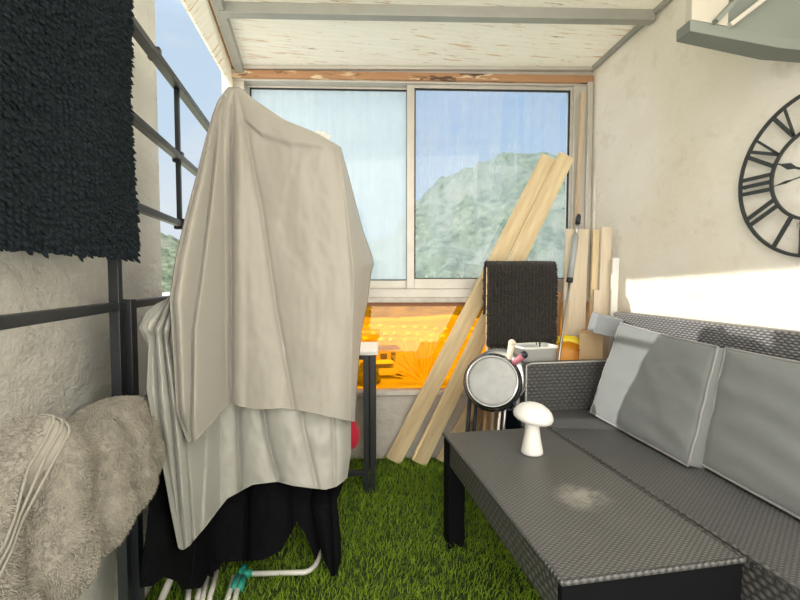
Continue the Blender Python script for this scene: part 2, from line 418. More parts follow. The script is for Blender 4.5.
# window_1 : sliding aluminium window
w1 = obj('window_1', brect(-.03, WL, 2.236, 2.248, -.02, .09), M_alu, kind='structure', bev=.003)
for a in ((-.03, uL-.005, .985, 2.236, -.02, .09), (uR+.012, WL, .985, 2.236, -.02, .09), (uL-.005, uR+.012, .985, 1.035, -.03, .09)):
    obj('window_frame', brect(*a), M_alu, w1, bev=.003)
obj('window_sill', brect(-.03, WL, .955, .985, -.05, .12), plain('weathered_sill', (.66, .62, .56), .7, 0, .15, 20), w1, bev=.003)
def sash(u0, u1, o, bl, br, bt, bb, glass, nm):
    z0, z1 = 1.035, 2.236
    s = obj('window_sash', brect(u0, u0+bl, z0, z1, o, o+.03), M_alu, w1, bev=.002)
    for a in ((u1-br, u1, z0, z1), (u0+bl, u1-br, z1-bt, z1), (u0+bl, u1-br, z0, z0+bb)):
        obj('sash_rail', brect(*a, o, o+.03), M_alu, w1, bev=.002)
    for a in ((u0+bl, u0+bl+.007, z0+bb, z1-bt), (u1-br-.007, u1-br, z0+bb, z1-bt), (u0+bl, u1-br, z1-bt-.007, z1-bt), (u0+bl, u1-br, z0+bb, z0+bb+.006)):
        obj('gasket', brect(*a, o+.004, o+.02), M_gasket, s)
    obj('window_pane', brect(u0+bl, u1-br, z0+bb, z1-bt, o+.012, o+.018), glass, w1)
sash(uL-.005, uM+.012, .045, .012, .024, .012, .05, M_glassl, 'left')
sash(uM-.018, uR+.018, .0, .045, .02, .020, .06, M_glassr, 'right')
# window_2 : amber acrylic band
w2 = obj('window_2', brect(-.03, WL, .40, .422, .0, .06), M_wallb, kind='structure')
obj('amber_pane', brect(-.03, WL, .422, .93, .03, .036), M_amber, w2)
obj('amber_trim', brect(-.03, WL, .93, .955, .0, .06), plain('brown_strip', (.42, .20, .10), .7), w2)
obj('amber_ledge', brect(-.03, WL, .395, .421, -.03, .0), plain('pale_ledge', (.74, .70, .64), .8, 0, .1, 20), w2, bev=.004)
# roof
def RZ(y): return 2.318+.085*(2.70-y)
def rp(x, y, dz=0): return Vector((x, y, RZ(y)+dz))
bm = bmesh.new()
poly = [(-.50, 2.86), (1.62, 2.56), (1.62, -.1), (-.73, -.1), (-.73, 1.87), (-.50, 1.87)]
lo = [bm.verts.new(rp(x, y)) for x, y in poly]; hi = [bm.verts.new(rp(x, y, .03)) for x, y in poly]
bm.faces.new(lo); bm.faces.new(hi[::-1])
for k in range(len(poly)): bm.faces.new((lo[k], hi[k], hi[(k+1) % len(poly)], lo[(k+1) % len(poly)]))
ro = struct('ceiling', bm, M_roof)
for p, q, wd, ht, m, dn in (((-.44, 2.245), (1.59, 1.985), .05, .05, M_alud, .025), ((-.44, .9), (1.59, .66), .05, .05, M_alud, .025),
                        ((-.44, 2.78), (-.44, -.08), .045, .045, M_alud, .022), ((1.588, 2.52), (1.588, -.08), .022, .03, M_alud, .008),
                        ((-.485, 2.80), (-.485, 1.87), .010, .008, M_brown, .002), ((-.46, 2.765), (1.6, 2.475), .05, .02, M_alu, .012)):
    a = rp(*p, -dn); b = rp(*q, -dn); bm = bmesh.new(); bar(bm, a, b, wd, ht)
    struct('trim_%d' % (3+len([o for o in bpy.data.objects if o.name.startswith('trim_')])), bm, m, bev=.003)
struct('trim_20', brect(-.03, WL, 2.246, 2.290, -.038, .06), M_beam, bev=.006)
struct('trim_24', brect(-.05, WL, 2.290, 2.335, -.02, .06), M_alu)
struct('trim_21', brect(WL-.035, WL-.005, .96, 2.25, -.045, -.02), M_alu, bev=.003)
struct('trim_22', brect(-.07, -.02, 1.0, 2.33, -.03, .08), M_alu, bev=.003)
bm = bmesh.new(); quad_slab(bm, rp(-.49, 2.80), (-.480, 2.76, 2.18), (-.572, 1.86, 2.278), rp(-.49, 1.86), Vector((-.014, 0, .004)))
fb_ = struct('trim_23', bm, M_roof)
struct('wall_outer', B((-.72, -1.3, -9), (1.75, 2.95, -.06)), M_shed)

# ---- outside
def ridge(az):
    return lerp(az, [(-75, 3.0), (-32, 3.6), (-26, 7.0), (-22, 6.2), (-14, 3.4), (-3, 4.2), (9, 4.6), (11, 8.2), (15, 11.6), (20, 13.6), (25, 14.2), (31, 13.8), (40, 10), (75, 8)])
v = []; f = []; NA, ND = 300, 110
for i in range(NA+1):
    az = -75+150*i/NA
    for j in range(ND+1):
        t = j/ND; d = 6+254*t**1.6
        x = math.sin(math.radians(az))*d; y = math.cos(math.radians(az))*d
        g = -8+smooth((d-88)/150)*(8+math.tan(math.radians(ridge(az)))*240)
        if d > 88: g += smooth((d-88)/30)*(noise.fractal((x*.10, y*.10, 0), 1, 2, 5)*4.5)
        v.append((x, y+2, g)); 
for i in range(NA):
    for j in range(ND):
        a = i*(ND+1)+j; f.append((a, a+ND+1, a+ND+2, a+1))
jd = 62
hv = obj('hillside', (v, [q for q in f if (q[0] % (ND+1)) >= jd-4]), M_hill, smooth_=True, kind='structure')
fv = obj('field', (v, [q for q in f if (q[0] % (ND+1)) < jd-4]), M_field, smooth_=True, kind='structure')
def gpt(px, py, h=-8): return onH(px, py, h)
# rows of pale stones
k = 0; st = None
for r_, (y0, x0, x1, n_) in enumerate([(327, 358, 470, 11), (334, 363, 476, 11), (341, 366, 460, 8)]):
    for i in range(n_):
        p = gpt(x0+(x1-x0)*i/(n_-1)+random.uniform(-2, 2), y0+.04*(x0+(x1-x0)*i/(n_-1)-360)+random.uniform(-1, 1))
        if st is None:
            bm = bmesh.new(); bmesh.ops.create_icosphere(bm, subdivisions=1, radius=.5, matrix=Matrix.Diagonal((1.2, .9, .7, 1)))
            for vv in bm.verts: vv.co += Vector((random.uniform(-.06, .06), random.uniform(-.06, .06), 0))
            st = obj('pale_stone', bm, M_stone, label='small pale stone in the rows across the field seen through the amber pane', cat='stone', group='pale stones in rows on the field'); o = st
        else:
            o = st.copy(); C.objects.link(o)
        o.location = p+Vector((0, 0, .3)); o.rotation_euler = (0, 0, random.random()*6)
# shed and car
p = gpt(386, 366); shd = thing('garden_shed', 'small pale shed with a dark window on the field behind the amber pane', 'shed', p)
obj('wall', B(p+Vector((-1.0, 0, 0)), p+Vector((1.3, 2, 1.7))), M_shed, shd)
obj('roof', B(p+Vector((-1.15, -.15, 1.7)), p+Vector((1.45, 2.2, 1.85))), M_shedr, shd)
obj('window', B(p+Vector((-.6, -.04, .7)), p+Vector((.1, .02, 1.3))), M_shedr, shd)
obj('door', B(p+Vector((.5, -.04, 0)), p+Vector((1.0, .02, 1.4))), M_shedr, shd)
p = gpt(381, 372)+Vector((0, -3, 0)); car = thing('parked_car', 'pale car parked in front of the small shed on the field', 'car', p)
bm = bmesh.new(); prism(bm, [(-2, .3), (2, .3), (2, .8), (1.4, .95), (.8, 1.45), (-1.1, 1.45), (-1.7, .95), (-2, .85)], p, Vector((1, 0, 0)), Vector((0, 0, 1)), Vector((0, 1, 0)), 1.7)
obj('body', bm, M_stone, car, bev=.08)
obj('window', B(p+Vector((-1.1, -.02, .98)), p+Vector((.8, 0, 1.36))), M_shedr, car)
for dx in (-1.3, 1.3):
    bm = bmesh.new(); lathe(bm, [(0, 0), (.33, 0), (.33, .2), (0, .2)], 16, Matrix.Translation(p+Vector((dx, .1, .33))) @ Matrix.Rotation(math.pi/2, 4, 'X')); obj('wheel', bm, M_navy, car)
# bare shrub
p = gpt(424, 384); sh = thing('bare_shrub', 'bare many-stemmed shrub fanning out on the field beyond the amber pane', 'shrub', p)
bm = bmesh.new()
for i in range(110):
    a = random.uniform(-1.15, 1.15); b = random.uniform(-.8, .8); L = random.uniform(2.6, 5.2)*(1-.25*abs(a)); d = Vector((math.sin(a), math.sin(b)*.6, math.cos(a))).normalized()
    q = [p+d*L*t+Vector((random.uniform(-.08, .08), 0, -.25*t*t*abs(a)*L*.4)) for t in (0, .3, .6, 1)]
    tube(bm, q, [.08, .07, .05, .02], 4)
    for _ in range(3):
        t = random.uniform(.4, .9); s = p+d*L*t; e = s+(d+Vector((random.uniform(-.5, .5), random.uniform(-.5, .5), random.uniform(-.2, .4)))).normalized()*L*.22
        tube(bm, [s, e], [.025, .01], 3)
obj('stems', bm, M_twig, sh)
# round shrubs bordering the field
def bush(p, r, lab, nm='leafy_bush'):
    bm = bmesh.new(); bmesh.ops.create_icosphere(bm, subdivisions=4, radius=r)
    for vv in bm.verts:
        nn = vv.co.normalized(); vv.co += nn*r*.35*noise.fractal(nn*2.5+p*.1, 1, 2, 4)
    o = obj(nm, bm, M_hill, smooth_=True, label=lab, cat='bush'); o.location = p; return o
for (x, y, r, lab) in ((470, 318, 2.6, 'dark round bush at the right end of the stone rows'), (366, 306, 2.5, 'round bush at the upper left of the field beside the white sheet'), (400, 308, 2.2, 'round bush at the top of the field above the bare shrub'), (366, 384, 1.1, 'low bush at the foot of the shed beside the black table leg')):
    p = gpt(x, y); bush(p+Vector((0, 0, r*.6)), r, lab)

# ================================================================== METAL SCREEN on the left
fr = thing('metal_screen', 'black metal grid screen of rails and posts along the left stucco wall', 'metal screen', (-.5, 1.2, 0))
XS = -.495
for z, y0, y1, w in ((1.784, .1, 2.62, .027), (1.532, .1, 2.0, .024), (1.295, .1, 1.95, .022), (1.030, .1, 2.3, .022), (.745, .1, 1.45, .026), (.50, .1, 1.30, .026)):
    obj('rail', bar(bmesh.new(), (XS, y0, z), (XS, y1, z), w), M_black, fr, bev=.003)
obj('rail_lip', bar(bmesh.new(), (XS+.022, .1, 1.768), (XS+.022, 2.6, 1.768), .010, .022), M_black, fr, bev=.002)
obj('rail_lip', bar(bmesh.new(), (XS+.020, .1, 1.520), (XS+.020, 1.98, 1.520), .010, .018), M_black, fr, bev=.002)
for y, z0, z1, w in ((1.212, 0, 1.79, .024), (1.262, 0, 1.045, .036), (1.745, 1.295, 1.79, .016), (.45, 0, 1.79, .03)):
    obj('post', bar(bmesh.new(), (XS+(.004 if w > .034 else 0), y, z0), (XS+(.004 if w > .034 else 0), y, z1), w), M_black, fr, bev=.002)
for y, z in ((1.53, 1.79), (1.745, 1.532), (1.745, 1.295), (1.27, .51)):
    obj('clamp', B((XS-.018, y-.012, z-.020), (XS+.018, y+.012, z+.018)), M_black, fr, bev=.004)

# black bath mat over the top rail
def hung(name, mat, pmat, pathXZ, y0, y1, label, cat, nt, tl, tr, wav=.006, along=Vector((0, 1, 0)), org=Vector((0, 0, 0)), out=Vector((1, 0, 0)), nrows=70, stripes=True):
    root = thing(name, label, cat, org+along*((y0+y1)/2)+out*pathXZ[0][0])
    seg = [Vector((a, 0, b)) for a, b in pathXZ]; cum = [0]
    for a, b in zip(seg, seg[1:]): cum.append(cum[-1]+(b-a).length)
    v = []; f = []; NU = 40
    for i in range(nrows+1):
        s = cum[-1]*i/nrows; k = max(j for j in range(len(cum)) if cum[j] <= s+1e-9); k = min(k, len(seg)-2)
        q = seg[k].lerp(seg[k+1], (s-cum[k])/(cum[k+1]-cum[k]))
        for j in range(NU+1):
            y = y0+(y1-y0)*j/NU
            o = wav*noise.noise(Vector((y*5, q.z*4, q.x*3)))*2
            v.append(org+out*(q.x+o)+along*y+Vector((0, 0, q.z+wav*noise.noise(Vector((y*7, 3, 0))))))
    for i in range(nrows):
        for j in range(NU):
            a = i*(NU+1)+j; f.append((a, a+1, a+NU+2, a+NU+1))
    b = obj('mat_backing', (v, f), mat, root, smooth_=True)
    md = b.modifiers.new('s', 'SOLIDIFY'); md.thickness = .008; md.offset = 0
    pt, nr = sample(v, f, nt)
    # orient tufts outwards of the fold
    cen = np.array(org+out*(pathXZ[0][0]+pathXZ[-1][0])/2); o_ = np.array(out)
    d = (pt-cen)@o_; sg = np.sign((nr@o_)*d); top = np.abs(nr[:, 2]) > .7; sg[top] = np.sign(nr[top, 2]); sg[sg == 0] = 1
    nr = nr*sg[:, None]
    if stripes:   # tufts stand in vertical rows
        al = np.array(along); yy = pt@al; row = np.round(yy/(tr*4.4))*(tr*4.4); pt = pt+al[None]*((row-yy)*.75)[:, None]
    V, Fc = tufts(pt, nr, tl, tr, bend=(0, 0, -.55), jit=.38, sides=5, rings=3, taper=.85)
    fast('pile', V, Fc, pmat, root)
    return root
hung('shaggy_bath_mat', M_matb, M_matb, [(-.455, 1.145), (-.452, 1.5), (-.452, 1.80), (-.465, 1.845), (-.495, 1.86), (-.522, 1.845), (-.524, 1.78), (-.515, 1.45)], .12, 1.222,
     'large black shaggy bath mat hung over the left metal screen', 'bath mat', 26000, .0105, .0042)

# beige towel over the lower rail
tw = thing('bath_towel', 'thick beige terry towel draped over a lower rail of the left screen', 'towel', (-.47, .8, .5))
v = []; f = []; NY, NC = 90, 56
for i in range(NY+1):
    y = .22+(1.205-.22)*i/NY; e = (1.205-y)
    cap = min(1, math.sqrt(max(0, 1-(max(0, .13-e)/.13)**2)))
    peak = .055*math.exp(-((y-.70)/.06)**2)
    topz = lerp(y, [(.2, .78), (.58, .79), (.66, .83), (.745, .895), (.79, .87), (.86, .84), (1.0, .838), (1.1, .83), (1.205, .81)])
    botz = lerp(y, [(.2, .50), (.6, .53), (.72, .60), (.9, .615), (1.05, .60), (1.205, .63)])
    for j in range(NC):
        a = 2*math.pi*j/NC; ca, sa = math.cos(a), math.sin(a)
        sx = math.copysign(abs(ca)**.75, ca); sz = math.copysign(abs(sa)**.8, sa)
        wd = .055+.022*math.sin(y*9)+(.012 if sa < 0 else 0)
        xo = -.455+ (.035 if ca > 0 else 0)*1
        zc_ = (topz+botz)/2; hh = (topz-botz)/2
        x = xo+sx*wd*cap*(1 if ca > 0 else .55); z = zc_+sz*hh*(.35+.65*cap)
        # folds running diagonally down
        g = 0
        for y_, am, wi in ((.93, -.055, .028), (.80, -.022, .03), (.68, -.03, .03), (1.07, -.01, .03), (.52, -.014, .03)):
            yc = y_-(z-.75)*.10*(-1)
            g += am*math.exp(-((y-yc-.16*(z-.75)**2*6)/wi)**2)
        if ca > 0: x += g*ca
        p = Vector((x, y, z)); p += Vector((.012*noise.noise(p*14), 0, .010*noise.noise(p*11+Vector((3, 3, 3)))))
        if p.x < -.525: p.x = -.525
        v.append(p)
for i in range(NY):
    for j in range(NC):
        a = i*NC+j; b = i*NC+(j+1) % NC; f.append((a, b, b+NC, a+NC))
v.append(Vector((-.44, 1.21, .74))); c = len(v)-1
for j in range(NC): f.append((NY*NC+j, NY*NC+(j+1) % NC, c))
me_v = [np.array(q) for q in v]
obj('towel_body', (v, f), M_towel, tw, smooth_=True)
pt, nr = sample(me_v, f, 78000)
cen = np.stack([np.full(len(pt), -.45), pt[:, 1], np.full(len(pt), .73)], 1)
nr = nr*np.sign(np.sum(nr*(pt-cen)+1e-9, axis=1))[:, None]
yb = pt[:, 1]-1.1*(pt[:, 2]-.85)
band = (np.abs(yb-.715) < .017) | (np.abs(yb-.645) < .013)
vis = (pt[:, 0] > -.49) & ~band
V, Fc = tufts(pt[vis], nr[vis], .0068, .0011, bend=(0, 0, -.3), jit=.6, sides=3, rings=2, taper=.8)
fast('terry_pile', V, Fc, M_pile, tw)
bm = bmesh.new()
for yy in (.702, .715, .728, .640, .652):
    pts = []
    for j in range(-9, 15):
        jj = j % NC; best = min(range(NY+1), key=lambda i: abs(v[i*NC+jj].y-1.1*(v[i*NC+jj].z-.85)-yy))
        i0 = max(0, min(NY-1, best)); g0 = v[i0*NC+jj].y-1.1*(v[i0*NC+jj].z-.85)-yy; g1 = v[(i0+1)*NC+jj].y-1.1*(v[(i0+1)*NC+jj].z-.85)-yy
        tt = max(-1, min(1, -g0/(g1-g0))) if abs(g1-g0) > 1e-6 else 0
        q = v[i0*NC+jj].lerp(v[(i0+1)*NC+jj], tt); pts.append(q+Vector((.003, 0, .002)))
    tube(bm, pts, .0019, 5)
obj('woven_band', bm, M_towel, tw, smooth_=True, label='raised woven stripes near the towel edge')

# ================================================================== DRAPED CLOTH
XCL = -.42
def shroud(name, mat, parent, L, R, ytop, hem, d0, thick, creases, ns=220, nt=110, amp=.004, seed=0, wsc=(26, 9), flat=4., xcl=-.40, **k):
    v = []; f = []
    def pos(s, t, back):
        y = ytop+(lerp(s, hem)-ytop)*t; xl = lerp(y, L); xr = lerp(y, R); x = xl+(xr-xl)*s
        th = lerp(y, thick); e = abs(2*s-1); edge = 1-(1-e**flat)**(1/2.2)
        d = lerp(y, d0)
        r_, zc_ = _ray(x, y)
        if r_[0] < 0:                              # the cloth hangs inside the metal screen
            dm = xcl/r_[0]*zc_; k_ = .05
            if d > dm-k_: d = dm-k_*math.exp(-(d-dm+k_)/k_/3)
            if back: th = min(th, max(.04, dm+.03-d))
        if name == 'upper_layer' and not back:
            d += .014*smooth((y-lerp(x, [(238, 112), (262, 133), (290, 142), (345, 146)]))/5)*smooth((x-238)/10)
        if back: d += th*.5+th*.5*(1-edge)
        else:
            d += th*.5*edge
            cx = [(lerp(y, c), a) for c, a in creases]
            g = 0; gx = 0
            for (c0, a0), (c1, a1) in zip(cx, cx[1:]):
                if a0 < 0 and c0 <= x: gx = -a0*min(1, 1.0*(x-c0)/max(1e-6, c1-c0))*smooth((y-ytop)/60)
                elif c0 <= x < c1:
                    q = (x-c0)/max(1e-6, c1-c0); g = -a0*abs(math.sin(math.pi*q))**.6
            fade = smooth((y-ytop)/(90 if ytop < 200 else 25))*(1-edge)
            for k_i, (c_, a_) in enumerate(cx[1:-1]):      # sharp valleys between the folds, a raised line where the side turns away
                w_ = math.exp(-((x-c_)/2.2)**2)*smooth((y-ytop)/40)
                d += -.014*w_ if a_ < 0 else (.022*w_ if abs(a_) > .02 else .008*w_)
            d += g*fade+gx
            d += amp*2*noise.fractal(Vector((x/wsc[0], y/wsc[1]/4, seed)), 1, 2, 3)*(1-edge)
        return P(x, y, d)
    for j in range(nt+1):
        t = j/nt
        for i in range(ns+1): v.append(pos(i/ns, t, False))
        for i in range(ns-1, 0, -1): v.append(pos(i/ns, t, True))
    m = 2*ns
    for j in range(nt):
        for i in range(m):
            a = j*m+i; b = j*m+(i+1) % m; f.append((a, b, b+m, a+m))
    # close the top
    for i in range(ns):
        a, b = i, i+1; c, d = (m-i-1) % m, (m-i) % m
        q = [a, b, c, d]; q = list(dict.fromkeys(q))
        if len(q) > 2: f.append(tuple(q))
    o = obj(name, (v, f), mat, parent, smooth_=True, **k)
    return o
sheet = thing('draped_bed_sheet', 'large off-white bed sheet draped over the tall airer in front of the window', 'bed sheet', P(260, 480, 1.8))
Lu = [(87, 228), (90, 225), (100, 218), (115, 212), (140, 205), (180, 195), (225, 183), (260, 175), (300, 169), (330, 171), (413, 176), (443, 187)]
Ru = [(87, 239), (90, 244), (97, 251), (110, 270), (120, 285), (132, 315), (147, 341), (180, 350), (230, 363), (255, 372), (264, 374), (275, 371), (300, 368), (330, 362), (360, 359), (420, 355)]
hemU = [(0, 443), (.05, 441), (.17, 425), (.29, 406), (.31, 402), (.36, 406), (.45, 409), (.6, 408), (.72, 411), (1, 422)]
c0 = [(87, 229), (443, 180)]; 
cr = [(Lu, .06), ([(87, 231), (109, 219), (210, 208), (275, 200), (330, 192), (443, 190)], .07), ([(87, 233), (178, 231), (275, 231), (443, 231)], .035),
      ([(87, 236), (129, 246), (210, 262), (300, 275), (443, 300)], .016), ([(87, 238.5), (147, 340), (200, 347), (275, 354), (440, 351)], -.13), (Ru, 0)]
sh_u = shroud('upper_layer', M_sheet, sheet, Lu, Ru, 87, hemU, [(87, 1.68), (147, 1.63), (443, 1.57)], [(87, .10), (100, .20), (150, .34), (260, .42), (443, .46)], cr, amp=.004, seed=1.3, xcl=-.345, flat=12.)
Ll = [(285, 178), (296, 170), (303, 160), (312, 154), (322, 143), (330, 142), (336, 146), (345, 148), (390, 146), (425, 152), (460, 161), (510, 170), (549, 178)]
Rl = [(285, 352), (420, 351), (452, 351), (480, 347)]
hemL = [(0, 548), (.03, 549), (.07, 545), (.19, 525), (.33, 498), (.48, 484), (.62, 481), (.70, 485), (.78, 487), (.88, 489), (.94, 486), (1, 478)]
cl = [(Ll, .04), ([(285, 175), (330, 154), (420, 160), (549, 180)], .05), ([(285, 178), (330, 162), (420, 172), (549, 183)], .05), ([(285, 180), (340, 168), (430, 184), (545, 192)], .03), ([(285, 190), (440, 205), (540, 200)], .035),
      ([(285, 235), (410, 238), (470, 240), (520, 240)], .035), ([(285, 250), (400, 262), (440, 268), (500, 285)], .03), ([(285, 300), (420, 302), (490, 318)], .012), ([(285, 330), (490, 335)], .015), (Rl, 0)]
sh_l = shroud('lower_layer', M_sheet2, sheet, Ll, Rl, 285, hemL, [(285, 1.66), (400, 1.63), (548, 1.58)], [(285, .22), (400, .32), (548, .30)], cl, amp=.007, seed=5.1, xcl=-.375, flat=8., label='lower layer of the sheet hanging below the folded edge')
# hem bead and gathered seam
def bead(par, L, R, ytop, hem, d0, thick, r, mat, nm):
    bm = bmesh.new(); pts = []
    me = par.data; 
    return bm
def edge_bead(o, ns, nt, r, mat, nm):
    m = 2*ns; vs = o.data.vertices; pts = [vs[nt*m+i].co.copy() for i in range(3, ns-2, 2)]
    bm = tube(bmesh.new(), pts, r, 6); return obj(nm, bm, mat, o, smooth_=True)
edge_bead(sh_u, 220, 110, .0022, M_sheet, 'hem'); edge_bead(sh_l, 220, 110, .0028, M_sheet2, 'elastic_hem')
# small crumpled plastic bag behind the shoulder of the sheet
p = P(320, 138, 1.86); bm = bmesh.new(); bmesh.ops.create_icosphere(bm, subdivisions=3, radius=.034, matrix=Matrix.Diagonal((1.2, .5, .75, 1)))
for q in bm.verts: q.co += q.co.normalized()*.014*noise.noise(q.co*55)
o = obj('plastic_bag', bm, M_whitep, label='small crumpled white plastic bag on the sloping shoulder of the sheet', cat='plastic bag'); o.location = p
# knot of cloth at the left
bm = bmesh.new()
kn = [P(174, 324, 1.24), P(163, 333, 1.14), P(152, 337, 1.08), P(147, 328, 1.07), P(153, 317, 1.10), P(163, 309, 1.16), P(174, 302, 1.27)]
tube(bm, kn, [.014, .018, .020, .018, .020, .020, .016], 10)
obj('twisted_corner', bm, M_sheet2, sheet, smooth_=True)

# black garments
g1 = shroud('black_garment', M_blackcl, None, [(425, 158), (470, 152), (500, 149), (525, 147), (560, 142), (590, 139)], [(425, 325), (500, 322), (560, 320)], 425,
       [(0, 588), (.07, 586), (.13, 577), (.2, 581), (.24, 590), (.34, 588), (.46, 562), (.68, 560), (.78, 551), (.825, 535), (.86, 521), (.92, 537), (.975, 561), (1, 549)],
       [(425, 1.80), (470, 1.74), (505, 1.66), (590, 1.60)], [(425, .14), (590, .10)],
       [([(425, 158), (590, 139)], .02), ([(425, 200), (590, 190)], .03), ([(425, 250), (590, 245)], .03), ([(425, 290), (590, 290)], .02), ([(425, 325), (590, 320)], 0)], amp=.008, seed=9, xcl=-.42,
       label='black garment with a ragged hem hanging under the white sheet', cat='clothes')
g2 = shroud('black_sleeved_top', M_blackcl, None, [(425, 298), (500, 310), (535, 317), (550, 321), (576, 327)], [(425, 336), (474, 337), (482, 344), (500, 337), (540, 341), (560, 341), (576, 337)], 425,
       [(0, 560), (.4, 576), (.7, 577), (1, 572)], [(425, 1.80), (478, 1.78), (505, 1.62), (590, 1.57)], [(425, .10), (590, .05)],
       [([(425, 298), (576, 327)], .012), ([(425, 325), (576, 333)], .015), ([(425, 349), (576, 340)], 0)], ns=60, nt=70, amp=.005, seed=3,
       label='black sleeve-like garment hanging at the right end below the sheet', cat='clothes')

# drying rack under the cloth
rk = thing('clothes_airer', 'tall white tube clothes airer with teal joints hidden under the sheet', 'clothes airer', P(240, 573, 1.7)*Vector((1, 1, 0)) if False else onH(240, 573, .02))
a = onH(238, 574, .022); b = onH(303, 572.5, .022); d = onH(319, 556, .022); e = d+Vector((-.02, .2, 0))
def arc(p, q, r_, n=6): return [p.lerp(q, i/n).lerp(q.lerp(r_, i/n), i/n) for i in range(n+1)]
loop = [a, b]+arc(b, onH(316, 571, .022), d)[1:]+[e]
obj('floor_loop', tube(bmesh.new(), loop, .0095, 10), M_tubew, rk, smooth_=True)
for (x0, y0), (x1, y1) in (((234, 577), (222, 618)), ((240, 577), (231, 618)), ((207, 578), (198, 620)), ((217, 571), (206, 612)), ((190, 580), (186, 618)), ((201, 578), (194, 618))):
    p = onH(x0, y0, .03); q = onH(x1, y1, .012); obj('leg', tube(bmesh.new(), [p, q], .0095, 8), M_tubew, rk, smooth_=True)
p = onH(176, 566, .12); q = onH(158, 608, .02); obj('leg', tube(bmesh.new(), [p, q], .012, 8), M_tubew, rk, smooth_=True)
for (x0, y0), (x1, y1), r_ in (((241, 574), (252, 573.4), .0135), ((237, 578), (233, 590), .0135), ((243, 578), (239, 590), .0135), ((240, 575), (245, 566), .013)):
    p = onH(x0, y0, .028); q = onH(x1, y1, .024); obj('joint', tube(bmesh.new(), [p, q], r_, 10), M_teal, rk, smooth_=True)
base = onH(240, 573, 0)
for (px_, zc_, top) in ((236, 1.83, 1.80), (333, 1.86, 1.57), (236, 1.93, 1.72), (325, 2.0, 1.40)):
    t_ = P(px_, 300, zc_); obj('upright', tube(bmesh.new(), [(t_.x, t_.y, .02), (t_.x, t_.y, top)], .009, 8), M_tubew, rk, smooth_=True)
for z in (.95, 1.38):
    p = P(238, 300, 1.86); q = P(330, 300, 1.90); p.z = q.z = z; obj('hanging_rail', tube(bmesh.new(), [p, q], .007, 8), M_tubew, rk, smooth_=True)

# ================================================================== CONSOLE TABLE behind the sheet
ct = thing('console_table', 'narrow white-topped table on black legs behind the draped sheet', 'table', onH(367, 498, 0))
A = onH(378, 352, .735); A2 = onH(374, 341, .735); ax = BD; ay = BN
ln = -.75
tp = bmesh.new(); c_ = onH(378, 351, .735); quad_slab(tp, c_, c_+ax*ln, c_+ax*ln+ay*.33, c_+ay*.33, Vector((0, 0, -.022)))
obj('tabletop', tp, M_whitep, ct, bev=.003)
for du in (-.045, -.70):
    for dv in (.025, .30):
        q = c_+ax*du+ay*dv
        if du > -.1:
            for s_ in (-.017, .017):
                bm = bmesh.new(); bar(bm, (q.x+s_*ax.x, q.y+s_*ax.y, 0), (q.x+s_*ax.x, q.y+s_*ax.y, .713), .026, .03, ay); obj('leg', bm, M_black, ct, bev=.002)
        else:
            bm = bmesh.new(); bar(bm, (q.x, q.y, 0), (q.x, q.y, .713), .035, .035, ay); obj('leg', bm, M_black, ct, bev=.002)
q0 = c_+ax*-.06+ay*.03; q1 = c_+ax*-.68+ay*.03
obj('stretcher', bar(bmesh.new(), (q0.x, q0.y, .10), (q1.x, q1.y, .10), .025), M_black, ct, bev=.002)
obj('apron', bar(bmesh.new(), (q0.x, q0.y, .70), (q1.x, q1.y, .70), .02, .025), M_black, ct, bev=.002)
# red cloth hung on the stretcher end
p = P(350, 430, 2.24); bm = bmesh.new(); bmesh.ops.create_uvsphere(bm, u_segments=28, v_segments=20, radius=1, matrix=Matrix.Diagonal((.050, .045, .095, 1)))
for q in bm.verts:
    z = q.co.z/.095; s_ = (.55-.45*z); q.co.x *= s_+.35; q.co.y *= s_+.3; q.co.x += .008*math.sin(math.atan2(q.co.y, q.co.x)*6)*(1-abs(z)); q.co += q.co.normalized()*.01*noise.noise(q.co*20)
rb = obj('red_bag', bm, M_red, smooth_=True, label='red cloth bag hanging between the sheet and the black table leg', cat='bag'); rb.location = p
rb['label'] = 'red cloth bag hanging between the sheet and the black table leg'
obj('drawstring', tube(bmesh.new(), [(0, 0, .08), (-.01, .0, .20)], .004, 6), M_red, rb)

M_dark = plain('matt_black_and_end_shade', (.006, .007, .008), .9, 0, .1, spec=.1)  # black of the legs; on the near wicker ends it colours in shade
# ================================================================== COFFEE TABLE
T0, T1, TY0, TY1 = .503, .968, .857, 1.80
tb = thing('wicker_coffee_table', 'long dark grey wicker coffee table standing in front of the sofa', 'coffee table', (.73, 1.33, 0))
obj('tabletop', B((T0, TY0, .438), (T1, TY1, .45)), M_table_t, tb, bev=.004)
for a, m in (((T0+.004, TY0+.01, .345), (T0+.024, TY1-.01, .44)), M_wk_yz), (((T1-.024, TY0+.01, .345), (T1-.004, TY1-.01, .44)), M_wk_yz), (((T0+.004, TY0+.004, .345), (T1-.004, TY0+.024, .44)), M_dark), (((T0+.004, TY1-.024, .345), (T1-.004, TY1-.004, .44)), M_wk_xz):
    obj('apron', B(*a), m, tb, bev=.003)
for x in (T0+.035, T1-.035):
    for y in (TY0+.045, TY1-.05):
        obj('leg', B((x-.035, y-.04, 0), (x+.035, y+.04, .345 if y < 1 else .44)), M_dark, tb, bev=.006)
bm = bmesh.new(); n_ = 220
pts = [Vector((T0+.003, TY0+(TY1-TY0)*i/n_, .447+.0015*math.sin(i*2.1))) for i in range(n_+1)]
obj('braided_edge', tube(bm, pts, .006, 6), M_wk_xy, tb, smooth_=True)
obj('braided_edge', tube(bmesh.new(), [Vector((T1-.002, TY0+(TY1-TY0)*i/n_, .447+.0015*math.sin(i*2.1))) for i in range(n_+1)], .006, 6), M_wk_yz, tb, smooth_=True)
